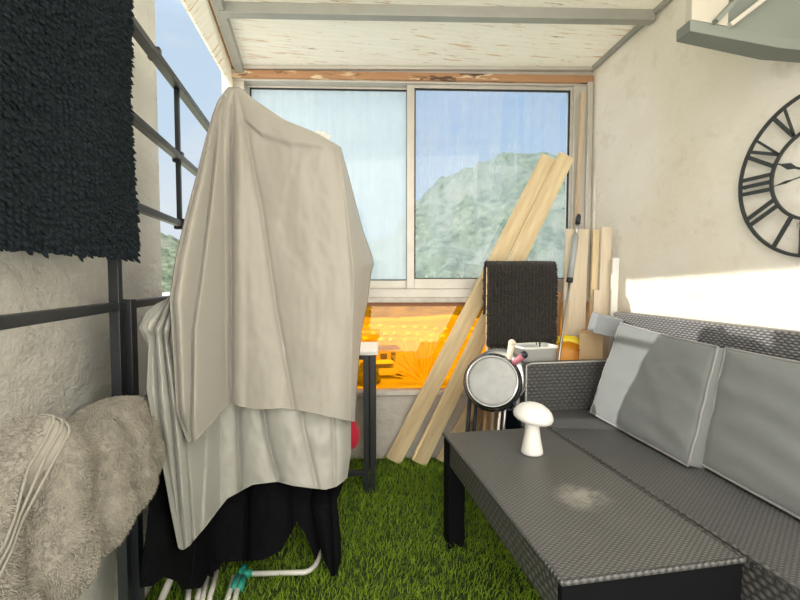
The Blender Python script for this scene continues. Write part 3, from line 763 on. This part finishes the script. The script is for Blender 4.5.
obj('braided_edge', tube(bmesh.new(), [Vector((T0+(T1-T0)*i/90, TY0+.003, .446+.002*math.sin(i*2.1))) for i in range(91)], .006, 6), M_wk_xy, tb, smooth_=True)

# mushroom lamp
p = onH(532, 453, .451); lm = thing('mushroom_lamp', 'small white mushroom-shaped lamp standing on the coffee table', 'table lamp', p)
obj('base', lathe(bmesh.new(), [(0, 0), (.036, 0), (.040, .004), (.039, .012), (.030, .06), (.025, .10), (.024, .135), (0, .135)], 40, Matrix.Translation(p)), M_lamp, lm, smooth_=True)
Mx = Matrix.Translation(p+Vector((0, 0, .128))) @ Matrix.Rotation(math.radians(9), 4, 'Y') @ Matrix.Rotation(math.radians(3), 4, 'X')
prof = [(0, -.004), (.030, -.006), (.060, -.006), (.069, .001), (.0725, .011), (.071, .021), (.064, .034), (.052, .046), (.034, .056), (.016, .061), (0, .062)]
obj('lamp_shade', lathe(bmesh.new(), prof, 48, Mx), M_lamp, lm, smooth_=True)

# ================================================================== SOFA
sf = thing('wicker_sofa', 'long dark grey wicker sofa along the right wall', 'sofa', (1.28, 1.15, 0))
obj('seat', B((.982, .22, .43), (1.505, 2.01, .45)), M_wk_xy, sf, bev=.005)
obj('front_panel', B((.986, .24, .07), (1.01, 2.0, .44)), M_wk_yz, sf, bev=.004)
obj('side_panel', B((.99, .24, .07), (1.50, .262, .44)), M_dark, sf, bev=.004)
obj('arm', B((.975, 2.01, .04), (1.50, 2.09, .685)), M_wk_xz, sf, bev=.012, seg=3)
obj('backrest', B((1.505, .22, .04), (1.575, 2.115, .925)), M_wk_back, sf, bev=.012, seg=3)
obj('arm_edging', tube(bmesh.new(), [(.975, 2.008, .10), (.975, 2.008, .68), (1.0, 2.008, .688), (1.49, 2.008, .688)], .0045, 6), plain('pale_grey_edging', (.50, .50, .48), .6), sf, smooth_=True)
obj('foot', B((.99, 2.03, 0), (1.03, 2.07, .05)), M_black, sf); obj('foot', B((.99, .27, 0), (1.03, .31, .08)), M_black, sf)
obj('foot', B((1.52, 2.03, 0), (1.56, 2.07, .05)), M_black, sf); obj('foot', B((1.52, .27, 0), (1.56, .31, .05)), M_black, sf)
pts = [Vector((.981, .23+1.77*i/300, .448+.0018*math.sin(i*1.9))) for i in range(301)]
obj('seat_edging', tube(bmesh.new(), pts, .007, 6), M_wk_yz, sf, smooth_=True)

def cushion(name, label, bl, br, tl, tr, th, puff, seed, grp):
    root = thing(name, label, 'cushion', (bl+br)/2, grp)
    nx, ny, nz = 36, 30, 6; bm = bmesh.new()
    nrm = (br-bl).cross(tl-bl).normalized()
    if nrm.x < 0: nrm = -nrm                     # into the sofa back
    def pt(u, v_, w):
        p = bl.lerp(br, u).lerp(tl.lerp(tr, u), v_)
        eu = 1-abs(2*u-1)**6; ev = 1-abs(2*v_-1)**6; pf = puff*math.sqrt(max(0, eu*ev))
        k = w-.5
        wr = .006*noise.fractal(Vector((u*3+seed, v_*5+u*2, seed)), 1, 2, 4) + .004*math.sin(v_*26+u*5+3*noise.noise(Vector((u*2, v_*2, seed))))*eu*ev*(1 if seed > 5 else .2)
        p = p+nrm*(th*w)+nrm*(2*k*pf)
        if w < .5: p += nrm*wr
        sag = -.006*math.sin(math.pi*u) if v_ > .5 else 0
        return p+Vector((0, 0, sag*v_))
    idx = {}
    def V_(i, j, k):
        if (i, j, k) not in idx: idx[(i, j, k)] = bm.verts.new(pt(i/nx, j/ny, k/nz))
        return idx[(i, j, k)]
    for i in range(nx):
        for j in range(ny):
            bm.faces.new((V_(i, j, 0), V_(i+1, j, 0), V_(i+1, j+1, 0), V_(i, j+1, 0))); bm.faces.new((V_(i, j, nz), V_(i, j+1, nz), V_(i+1, j+1, nz), V_(i+1, j, nz)))
    for k in range(nz):
        for i in range(nx):
            for j in (0, ny): bm.faces.new((V_(i, j, k), V_(i+1, j, k), V_(i+1, j, k+1), V_(i, j, k+1)))
        for j in range(ny):
            for i in (0, nx): bm.faces.new((V_(i, j, k), V_(i, j+1, k), V_(i, j+1, k+1), V_(i, j, k+1)))
    obj('cushion_body', bm, M_cush, root, smooth_=True, bev=.006)
    for w, nm in ((0, 'piping'), (1, 'piping')):
        per = [pt(i/20, 0, w) for i in range(20)]+[pt(1, i/20, w) for i in range(20)]+[pt(1-i/20, 1, w) for i in range(20)]+[pt(0, 1-i/20, w) for i in range(20)]
        obj(nm, tube(bmesh.new(), per, .0042, 6, closed=True), M_pipe, root, smooth_=True)
    return root
Z0 = .462
cushion('back_cushion', 'grey back cushion at the window end of the sofa, half in shadow', onH(590, 412, Z0), onH(688, 466, Z0), onX(621, 323, 1.375), onX(718, 347, 1.375), .095, .012, 2.0, None)
b2 = Vector((1.262, 1.315, Z0)); b3 = Vector((1.225, .66, Z0)); 
cushion('back_cushion', 'grey back cushion cut off by the right edge, wrinkled, nearest the camera', b2+Vector((.02, -.005, 0)), b3, Vector((1.40, 1.345, .855)), Vector((1.40, .70, .855)), .095, .014, 8.0, None)

# ================================================================== WALL CLOCK
cx, cy, cz = 1.575, 1.205, 1.44
ck = thing('wall_clock', 'large black openwork roman numeral clock hung upside down on the right wall', 'clock', (cx, cy, cz))
def ring(R, r, mat, nm, dx=0):
    bm = bmesh.new(); n_ = 128
    prof = [(-r, -.004), (r, -.004), (r, .004), (-r, .004)]; rings = []
    for i in range(n_):
        a = 2*math.pi*i/n_; rings.append([bm.verts.new((cx+dx+h, cy+(R+q)*math.cos(a), cz+(R+q)*math.sin(a))) for q, h in prof])
    for i in range(n_):
        A_, B_ = rings[i], rings[(i+1) % n_]
        for k in range(4): bm.faces.new((A_[k], A_[(k+1) % 4], B_[(k+1) % 4], B_[k]))
    return obj(nm, bm, mat, ck)
ring(.270, .0055, M_clock, 'outer_ring'); ring(.150, .005, M_clock, 'inner_ring')
NUM = {1: 'I', 2: 'II', 3: 'III', 4: 'IV', 5: 'V', 6: 'VI', 7: 'VII', 8: 'VIII', 9: 'IX', 10: 'X', 11: 'XI', 12: 'XII'}
for k, s_ in NUM.items():
    a = math.radians(30*k)+math.pi
    rad = Vector((0, -math.sin(a), math.cos(a)))          # outwards from the centre (seen from the room, right = -Y)
    tan = Vector((0, -math.cos(a), -math.sin(a)))         # clockwise
    wdt = {'I': .026, 'V': .054, 'X': .054}; tot = sum(wdt[c] for c in s_); x = -tot/2; bm = bmesh.new()
    def st(x0, r0, x1, r1, w):
        p = Vector((cx, cy, cz))+rad*r0+tan*x0; q = Vector((cx, cy, cz))+rad*r1+tan*x1; bar(bm, p, q, w, .006, Vector((1, 0, 0)))
    for c in s_:
        w = wdt[c]; m_ = x+w/2
        if c == 'I': st(m_, .150, m_, .268, .0135)
        if c == 'V': st(x+.006, .266, m_, .152, .012); st(x+w-.006, .266, m_, .152, .007)
        if c == 'X': st(x+.006, .266, x+w-.006, .152, .012); st(x+w-.006, .266, x+.006, .152, .007)
        x += w
    obj('numeral', bm, M_clock, ck)
def hand(px_, py_, L, w, nm):
    q = onX(px_, py_, cx-.012); c = Vector((cx-.012, cy, cz)); d = (q-c); d.x = 0; d.normalize(); s_ = Vector((1, 0, 0)).cross(d)
    bm = bmesh.new(); poly = [(-w*.35, -.03), (w*.35, -.03), (w*.35, L*.45), (w, L*.60), (w*.25, L*.80), (.0008, L), (-.0008, L), (-w*.25, L*.80), (-w, L*.60), (-w*.35, L*.45)]
    prism(bm, poly, c, s_, d, Vector((1, 0, 0)), .003); obj(nm, bm, M_clock, ck)
hand(768, 162, .150, .011, 'hour_hand'); hand(772, 187, .155, .005, 'minute_hand')
obj('hub', lathe(bmesh.new(), [(0, 0), (.016, 0), (.016, .02), (0, .02)], 24, Matrix.Translation((cx-.016, cy, cz)) @ Matrix.Rotation(math.pi/2, 4, 'Y')), M_clock, ck)
for a in (0, math.pi/2, math.pi, 1.5*math.pi):
    q = Vector((cx, cy+.27*math.cos(a), cz+.27*math.sin(a))); obj('wall_spacer', tube(bmesh.new(), [q, q+Vector((.026, 0, 0))], .004, 6), M_clock, ck)

# ================================================================== METAL BOX high on the right wall
Hs = 1.79
A = onH(690, 31, Hs); Bq = onH(676, 42, Hs); Cq = onH(760, 60, Hs); Dq = onH(800, 63, Hs); E_ = onH(800, 50, Hs)
wb = thing('wall_canopy', 'grey metal canopy with cream side board high on the right wall above the clock', 'wall canopy', (1.5, 1.3, Hs))
bm = bmesh.new()
N1 = onH(780, 48, Hs); pl = [A, Bq, Cq, Dq, onH(860, 66, Hs), onH(860, 53, Hs), E_, N1]
lo = [bm.verts.new(q) for q in pl]; hi = [bm.verts.new(q+Vector((0, 0, .032))) for q in pl]
bm.faces.new(lo); bm.faces.new(hi[::-1])
for k in range(len(pl)): bm.faces.new((lo[k], hi[k], hi[(k+1) % len(pl)], lo[(k+1) % len(pl)]))
obj('tray', bm, M_slab, wb, bev=.0015)
q = A+Vector((.004, .0, .032)); e = (E_-A); e.z = 0; e.normalize(); nn = Vector((-e.y, e.x, 0))
bm = bmesh.new(); quad_slab(bm, q, q+e*.13, q+e*.13+Vector((0, 0, .35)), q+Vector((0, 0, .35)), nn*.02)
obj('side_board', bm, M_slabc, wb, bev=.001)
bm = bmesh.new(); quad_slab(bm, q+e*.02+nn*.022, q+e*.8+nn*.022, q+e*.8+nn*.022+Vector((0, 0, .4)), q+e*.02+nn*.022+Vector((0, 0, .4)), nn*.012)
obj('back_board', bm, M_slab, wb)
bm = bmesh.new(); s0 = q+e*.075-nn*.004; bar(bm, s0, s0+e*.16+Vector((0, 0, .16)), .012, .022, nn); obj('brace', bm, M_slab, wb)
bm = bmesh.new(); s0 = q+e*.10-nn*.004; bar(bm, s0+e*.03, s0+e*.26+Vector((0, 0, .17)), .012, .014, nn); obj('brace', bm, M_alu, wb)

# ================================================================== THINGS BY THE WINDOW
def plank(name, label, p0, p1, w, th, wdir, mat, cat='plank', grp=None, groove=True):
    """a board from foot p0 to top p1, its face width along wdir"""
    d = (p1-p0); L = d.length; d.normalize(); wd = (wdir-d*wdir.dot(d)).normalized(); nn = d.cross(wd).normalized()
    a, b = w/2, th/2; g = th*.17
    poly = [(-a, -b), (a, -b), (a, -g), (a-.010, -g), (a-.010, g), (a, g), (a, b), (-a, b), (-a, g), (-a-.009, g), (-a-.009, -g), (-a, -g)] if groove else [(-a, -b), (a, -b), (a, b), (-a, b)]
    bm = bmesh.new(); prism(bm, poly, Vector((0, 0, 0)), Vector((1, 0, 0)), Vector((0, 1, 0)), Vector((0, 0, 1)), L)
    o = obj(name, bm, mat, label=label, cat=cat, group=grp, bev=.0012)
    o.matrix_world = Matrix(((wd.x, nn.x, d.x, p0.x), (wd.y, nn.y, d.y, p0.y), (wd.z, nn.z, d.z, p0.z), (0, 0, 0, 1))); return o
off = -.055
p0 = onH(394, 461, .02); t0 = onB(550, 158, -.06); plank('pine_plank', 'pine plank leaning on the window, the left one of the two long planks', p0, t0, .085, .028, BD, M_pine)
p0 = onH(415, 461, .02)+Vector((.02, -.03, 0)); t0 = onB(567, 156, -.095); plank('pine_plank', 'pine plank leaning on the window, the right one of the two long planks', p0, t0, .085, .028, BD, M_pine)
p0 = onH(441, 461, .015); t0 = onB(508, 345, -.03); plank('pine_plank', 'short pine board leaning on the plaster behind the steel pan', p0, t0, .07, .022, BD, M_pine, groove=False)
p0 = onH(462, 458, .015); t0 = onB(522, 312, -.05); plank('pine_plank', 'narrow grey-brown board behind the pan and right of the short pine board', p0, t0, .045, .022, BD, M_lath, groove=False)

# small dark mat over a tall flat carton
cb = thing('tall_carton', 'tall flat brown cardboard carton standing under the small charcoal mat', 'cardboard box', P(519, 400, 2.44)*Vector((1, 1, 0)))
q = P(519, 300, 2.44); q.z = 0
bm = bmesh.new(); bbox_axes(bm, q+Vector((0, 0, .58)), BD, BN, Vector((0, 0, 1)), (.35, .055, 1.16)); obj('carton_body', bm, M_card, cb, bev=.003)
bm = bmesh.new(); bbox_axes(bm, q+Vector((0, 0, .62))-BN*.029, BD, BN, Vector((0, 0, 1)), (.05, .002, 1.1)); obj('tape', bm, plain('brown_tape', (.50, .34, .18), .4), cb)
hung('shaggy_bath_mat', M_mats, M_mats, [(-.048, .735), (-.046, 1.0), (-.044, 1.145), (-.035, 1.175), (0, 1.188), (.035, 1.175), (.044, 1.145), (.046, .90)], -.185, .185,
     'small charcoal ribbed mat folded over the tall carton by the window', 'bath mat', 14000, .013, .0042, wav=.004, along=BD, org=q.copy(), out=BN, nrows=50)

# white bin behind the sofa arm
def bin_(name, label, c, w, d, h, m, rz=0):
    root = thing(name, label, 'bin', c); ax_ = Vector((math.cos(rz), math.sin(rz), 0)); ay_ = Vector((-math.sin(rz), math.cos(rz), 0))
    bm = bmesh.new(); R_ = []
    for (s_, z) in ((.8, 0), (1, h), (1.06, h), (1.06, h+.012), (.97, h+.012), (.78, .01)):
        ring_ = []
        for k in range(32):
            a = 2*math.pi*k/32; ca, sa = math.cos(a), math.sin(a); sx = math.copysign(abs(ca)**.35, ca); sy = math.copysign(abs(sa)**.35, sa)
            ring_.append(bm.verts.new(c+ax_*sx*w/2*s_+ay_*sy*d/2*s_+Vector((0, 0, z))))
        R_.append(ring_)
    for A_, B_ in zip(R_, R_[1:]):
        for k in range(32): bm.faces.new((A_[k], A_[(k+1) % 32], B_[(k+1) % 32], B_[k]))
    bm.faces.new(R_[0][::-1]); bm.faces.new(R_[-1]); obj('bin_body', bm, m, root, smooth_=True)
    return root
q = P(534, 345, 2.30); q.z = 0; bn = bin_('waste_bin', 'white plastic bin with open top behind the sofa arm', q, .20, .15, .745, M_whitep, .1)
bm = bmesh.new(); bbox_axes(bm, q+Vector((-.02, .03, .62)), Vector((1, 0, 0)), Vector((0, 1, 0)), Vector((0, 0, 1)), (.09, .06, .26)); obj('grey_folder_box', bm, M_greyp, bev=.003, label='grey plastic box standing inside the white bin', cat='box')
# brush handles
def stick(name, label, cat, a, b, r, mat, tipmat=None):
    o = thing(name, label, cat, a); obj('handle', tube(bmesh.new(), [a, a.lerp(b, .6), b], [r*.8, r, r*1.15], 10), mat, o, smooth_=True)
    bm = bmesh.new(); bmesh.ops.create_uvsphere(bm, u_segments=12, v_segments=8, radius=r*1.25, matrix=Matrix.Translation(b)); obj('grip_end', bm, tipmat or mat, o, smooth_=True); return o
stick('brush', 'cream brush handle sticking up between the pan and the white bin', 'brush', P(506, 372, 2.20), P(512, 343, 2.20), .015, M_cream)
stick('brush', 'pink brush handle lying towards the white bin beside the pan', 'brush', P(510, 366, 2.17), P(524, 355, 2.15), .015, M_pink, M_navy)

# steel pan leaning against the bin, on a navy tub with sticks
ntb = P(505, 420, 2.27); ntb.z = 0
bin_('storage_tub', 'dark navy tub standing under the steel pan beside the sofa arm', ntb+Vector((.055, 0, 0)), .15, .15, .44, M_navy, -.1)
pc = P(492, 381, 2.12); tgt = Vector((0, 0, 1.1)); nrm = (tgt-pc).normalized(); nrm = (nrm+Vector((-.05, 0, .10))).normalized()
a_, b_ = frame_of(nrm); Mp = Matrix(((a_.x, b_.x, nrm.x, pc.x), (a_.y, b_.y, nrm.y, pc.y), (a_.z, b_.z, nrm.z, pc.z), (0, 0, 0, 1)))
pn = thing('steel_pan', 'round steel pan showing its pale base, propped beside the sofa arm', 'pan', pc)
obj('pan_wall', lathe(bmesh.new(), [(.118, 0), (.124, -.006), (.132, -.03), (.136, -.055), (.142, -.058), (.142, -.062), (.132, -.060), (.122, -.01), (.0, -.008)], 56, Mp), M_panrim, pn, smooth_=True)
obj('pan_base', lathe(bmesh.new(), [(0, .001), (.10, .001), (.112, .0), (.1185, -.003), (.1185, -.006), (0, -.006)], 56, Mp), M_pan, pn, smooth_=True)
obj('base_rim', tube(bmesh.new(), [Mp @ Vector((.1185*math.cos(t*math.pi/32), .1185*math.sin(t*math.pi/32), 0)) for t in range(64)], .004, 6, closed=True), M_steel, pn, smooth_=True)
obj('pan_handle', tube(bmesh.new(), [Mp @ Vector((.10, -.09, -.05)), Mp @ Vector((.12, -.13, -.075)), Mp @ Vector((.13, -.19, -.09))], .009, 8), M_navy, pn, smooth_=True)
pc2 = P(499, 376, 2.20); Mp2 = Mp.copy(); Mp2.translation = pc2
ld = thing('pan_lid', 'dark-rimmed steel lid just visible behind the pan', 'lid', pc2)
obj('lid_disc', lathe(bmesh.new(), [(0, .012), (.06, .010), (.115, .002), (.132, -.002), (.132, -.008), (.115, -.004), (0, .006)], 56, Mp2), M_steel, ld, smooth_=True)
obj('lid_rim', tube(bmesh.new(), [Mp2 @ Vector((.134*math.cos(t*math.pi/32), .134*math.sin(t*math.pi/32), -.004)) for t in range(64)], .005, 6, closed=True), M_panrim, ld, smooth_=True)
# sticks below the pan
for i, (x, m, r, lab, nm) in enumerate(((469, M_black, .011, 'leftmost thick black pole below the steel pan', 'pole'), (475.5, M_navy, .009, 'second dark pole from the left below the steel pan', 'pole'),
        (486, M_brown, .010, 'brown wooden stick below the middle of the steel pan', 'wooden_stick'), (493.5, M_lath, .009, 'light brown wooden stick just right of the darker one below the pan', 'wooden_stick'),
        (500, M_tubew, .0055, 'thin white rod below the right edge of the pan', 'rod'), (505, M_steel, .007, 'chrome tube below the right edge of the pan, beside the white rod', 'rod'))):
    t_ = P(x+3, 372, 2.36 if i < 4 else 2.16); b_q = P(x-2, 436, 2.30 if i < 4 else 2.13); d = (b_q-t_).normalized(); k = (b_q.z-.012)/-d.z; foot = b_q+d*k
    bm = tube(bmesh.new(), [foot, t_], r, 10); obj(nm, bm, m, label=lab, cat=nm.replace('_', ' '), smooth_=True)

# yellow basin with orange inside
pc = P(568, 359, 2.39); nrm = (Vector((0, 0, 1.1))-pc).normalized(); nrm = (nrm*.9+Vector((.10, 0, .45))).normalized(); a_, b_ = frame_of(nrm)
My = Matrix(((a_.x, b_.x, nrm.x, pc.x), (a_.y, b_.y, nrm.y, pc.y), (a_.z, b_.z, nrm.z, pc.z), (0, 0, 0, 1)))
yb_ = thing('yellow_basin', 'round yellow plastic basin tilted behind the sofa arm', 'basin', pc)
obj('basin_rim', lathe(bmesh.new(), [(.105, 0), (.110, .006), (.140, .006), (.146, -.004), (.144, -.02), (.138, -.02), (.138, -.004), (.110, -.006)], 56, My), M_yellow, yb_, smooth_=True)
obj('basin_bowl', lathe(bmesh.new(), [(.107, .0), (.10, -.03), (.08, -.05), (0, -.055), (0, -.059), (.083, -.054), (.104, -.032), (.111, -.002)], 56, My), M_orange, yb_, smooth_=True, label='orange inside of the basin')
obj('rim_rivet', lathe(bmesh.new(), [(0, .009), (.004, .009), (.004, .006), (0, .006)], 12, My @ Matrix.Translation((.03, .142, 0)) if False else Matrix.Translation(P(579, 351, 2.32)) @ Matrix.Rotation(.6, 4, 'X')), M_black, yb_)
# cardboard box, grey block
q = P(594, 331, 2.36); top = q.z
bxr = thing('cardboard_box', 'plain cardboard box standing in the corner behind the sofa cushion', 'cardboard box', (q.x, q.y, 0))
ax_ = Vector((math.cos(.35), math.sin(.35), 0)); ay_ = Vector((-math.sin(.35), math.cos(.35), 0))
cc = P(593, 345, 2.40); bm = bmesh.new(); rot = -.62; ax_ = Vector((math.cos(rot), math.sin(rot), 0)); ay_ = Vector((-math.sin(rot), math.cos(rot), 0))
cc = Vector((1.436, 2.190, 0)); bbox_axes(bm, cc+Vector((0, 0, .405)), ax_, ay_, Vector((0, 0, 1)), (.115, .13, .81)); obj('box_body', bm, M_card, bxr, bev=.002)
for s_ in (-1, 1):
    bm = bmesh.new(); bbox_axes(bm, cc+ay_*.033*s_+Vector((0, 0, .812)), ax_, ay_, Vector((0, 0, 1)), (.112, .062, .003)); obj('box_flap', bm, M_card, bxr)
bm = bmesh.new(); g_c = P(605, 325, 2.24); ax_ = Vector((math.cos(-.3)*math.cos(.25), math.sin(-.3)*math.cos(.25), -math.sin(.22))).normalized(); ay_ = Vector((.5, .86, 0)); ay_ = (ay_-ax_*ay_.dot(ax_)).normalized(); az_ = ax_.cross(ay_)
bbox_axes(bm, g_c, ax_, ay_, az_, (.125, .10, .095)); gb = obj('grey_block', bm, M_greyf, bev=.004, label='small grey block lying tilted on the cardboard box in the corner', cat='block')
# boards in the corner
def board(name, label, x0, x1, ytop_, zc, w, th, m, lean=8, zf=.01, dz=0):
    t_ = P((x0+x1)/2, ytop_, zc); p0 = Vector((t_.x-.03-lean*.001, t_.y-.02, zf)); return plank(name, label, p0, t_, w, th, Vector((math.cos(-.25), math.sin(-.25), 0)), m, cat='board', groove=False)
board('wooden_board', 'widest pale board leaning in the window corner, leftmost of its group', 562, 592, 229, 2.54, .125, .016, M_ply)
board('wooden_board', 'narrow pale strip right of the widest board in the corner', 593, 599, 230, 2.50, .034, .02, M_pine)
board('wooden_board', 'medium pale board third from the left in the corner group', 601, 612, 227, 2.47, .055, .016, M_ply)
board('wooden_board', 'white lacquered strip against the right wall, rightmost of the corner boards', 613, 618, 258, 2.41, .034, .02, M_whitep)
board('wooden_board', 'short pale board standing in front of the strips, just behind the grey block', 594, 599, 290, 2.44, .03, .02, M_ply)
board('wooden_board', 'brown board standing right of the charcoal mat', 548, 562, 292, 2.58, .075, .018, M_brown)
board('wooden_board', 'orange-brown narrow board between the pole and the pale corner boards', 563, 569, 300, 2.50, .032, .018, M_lath)
# telescopic pole
a = P(557, 372, 2.40); b = P(577.5, 224, 2.50); d = (b-a).normalized(); foot = a-d*((a.z-.012)/d.z)
pl_ = thing('telescopic_pole', 'telescopic pole with grey foam grip leaning in the window corner', 'pole', foot)
obj('lower_tube', tube(bmesh.new(), [foot, a.lerp(b, .65)], .0075, 10), M_steel, pl_, smooth_=True)
obj('foam_grip', tube(bmesh.new(), [a.lerp(b, .62), a.lerp(b, .92)], .0165, 12), M_greyp, pl_, smooth_=True)
obj('clip', tube(bmesh.new(), [a.lerp(b, .60), a.lerp(b, .63)], .018, 10), M_black, pl_, smooth_=True)
obj('upper_tube', tube(bmesh.new(), [a.lerp(b, .92), b], .010, 10), M_steel, pl_, smooth_=True)
obj('end_fitting', tube(bmesh.new(), [b, b+d*.04, b+d*.055], [.014, .014, .008], 8), M_black, pl_, smooth_=True)
# lath in the corner
p0 = onB(571, 300, -.05); p0.z = .96; plank('wooden_lath', 'thin wooden lath standing upright in the corner right of the window', onB(573, 288, -.06), onB(583, 92, -.06), .022, .012, BD, M_lath, cat='lath', groove=False)

# ================================================================== LIGHT
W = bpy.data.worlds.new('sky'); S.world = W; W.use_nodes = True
class WT(NT):
    def __init__(s, w): s.t = w.node_tree; s.n = s.t.nodes; s.l = s.t.links
t = WT(W); bg = t.n['Background']; tc = t.N('ShaderNodeTexCoord').outputs['Generated']
sx = t.N('ShaderNodeSeparateXYZ', Vector=tc)
zz = t.M('MAXIMUM', sx.outputs[2], 0.)
col = t.ramp(zz, [(0., (.88, .93, .98)), (.25, (.66, .82, .98)), (.7, (.55, .73, .95)), (1., (.6, .74, .94))])
cl_ = t.noise(t.map(tc, (1, 1, 2.5)), 2.2, 6, .6)
col = t.mix(t.ramp(cl_, [(.48, (0, 0, 0)), (.68, (.8, .8, .8))]), col, (.92, .95, .98))
back = t.M('MULTIPLY', t.M('ADD', t.M('MULTIPLY', sx.outputs[1], .92), t.M('MULTIPLY', sx.outputs[0], .36)), -1.)   # sky behind and left of the viewer brightened as added fill light
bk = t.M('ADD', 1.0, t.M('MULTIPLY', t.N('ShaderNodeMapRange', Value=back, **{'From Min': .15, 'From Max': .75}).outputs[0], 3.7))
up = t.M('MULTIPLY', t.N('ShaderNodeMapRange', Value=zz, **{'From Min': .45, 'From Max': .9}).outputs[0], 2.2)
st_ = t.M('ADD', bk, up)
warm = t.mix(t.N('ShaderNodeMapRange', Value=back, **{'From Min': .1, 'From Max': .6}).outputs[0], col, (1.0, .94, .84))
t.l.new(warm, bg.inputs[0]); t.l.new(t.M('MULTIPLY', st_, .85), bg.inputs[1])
sun = bpy.data.lights.new('sun', 'SUN'); sun.energy = 3.7; sun.angle = math.radians(.6); sun.color = (1, .95, .86)
so = bpy.data.objects.new('sun', sun); C.objects.link(so)
so.rotation_euler = Vector((1, -.285, -.525)).to_track_quat('-Z', 'Y').to_euler()

cam = bpy.data.cameras.new('camera'); cam.lens = 36*F/800; cam.sensor_width = 36; cam.clip_end = 1000; cam.clip_start = .02
co = bpy.data.objects.new('camera', cam); C.objects.link(co); co.location = (0, 0, EYE)
co.rotation_euler = (math.pi/2-TH, 0, -PSI); S.camera = co
vs = S.view_settings; vs.view_transform = 'Standard'; vs.look = 'None'; vs.exposure = 0.06; vs.gamma = 1; vs.use_curve_mapping = False
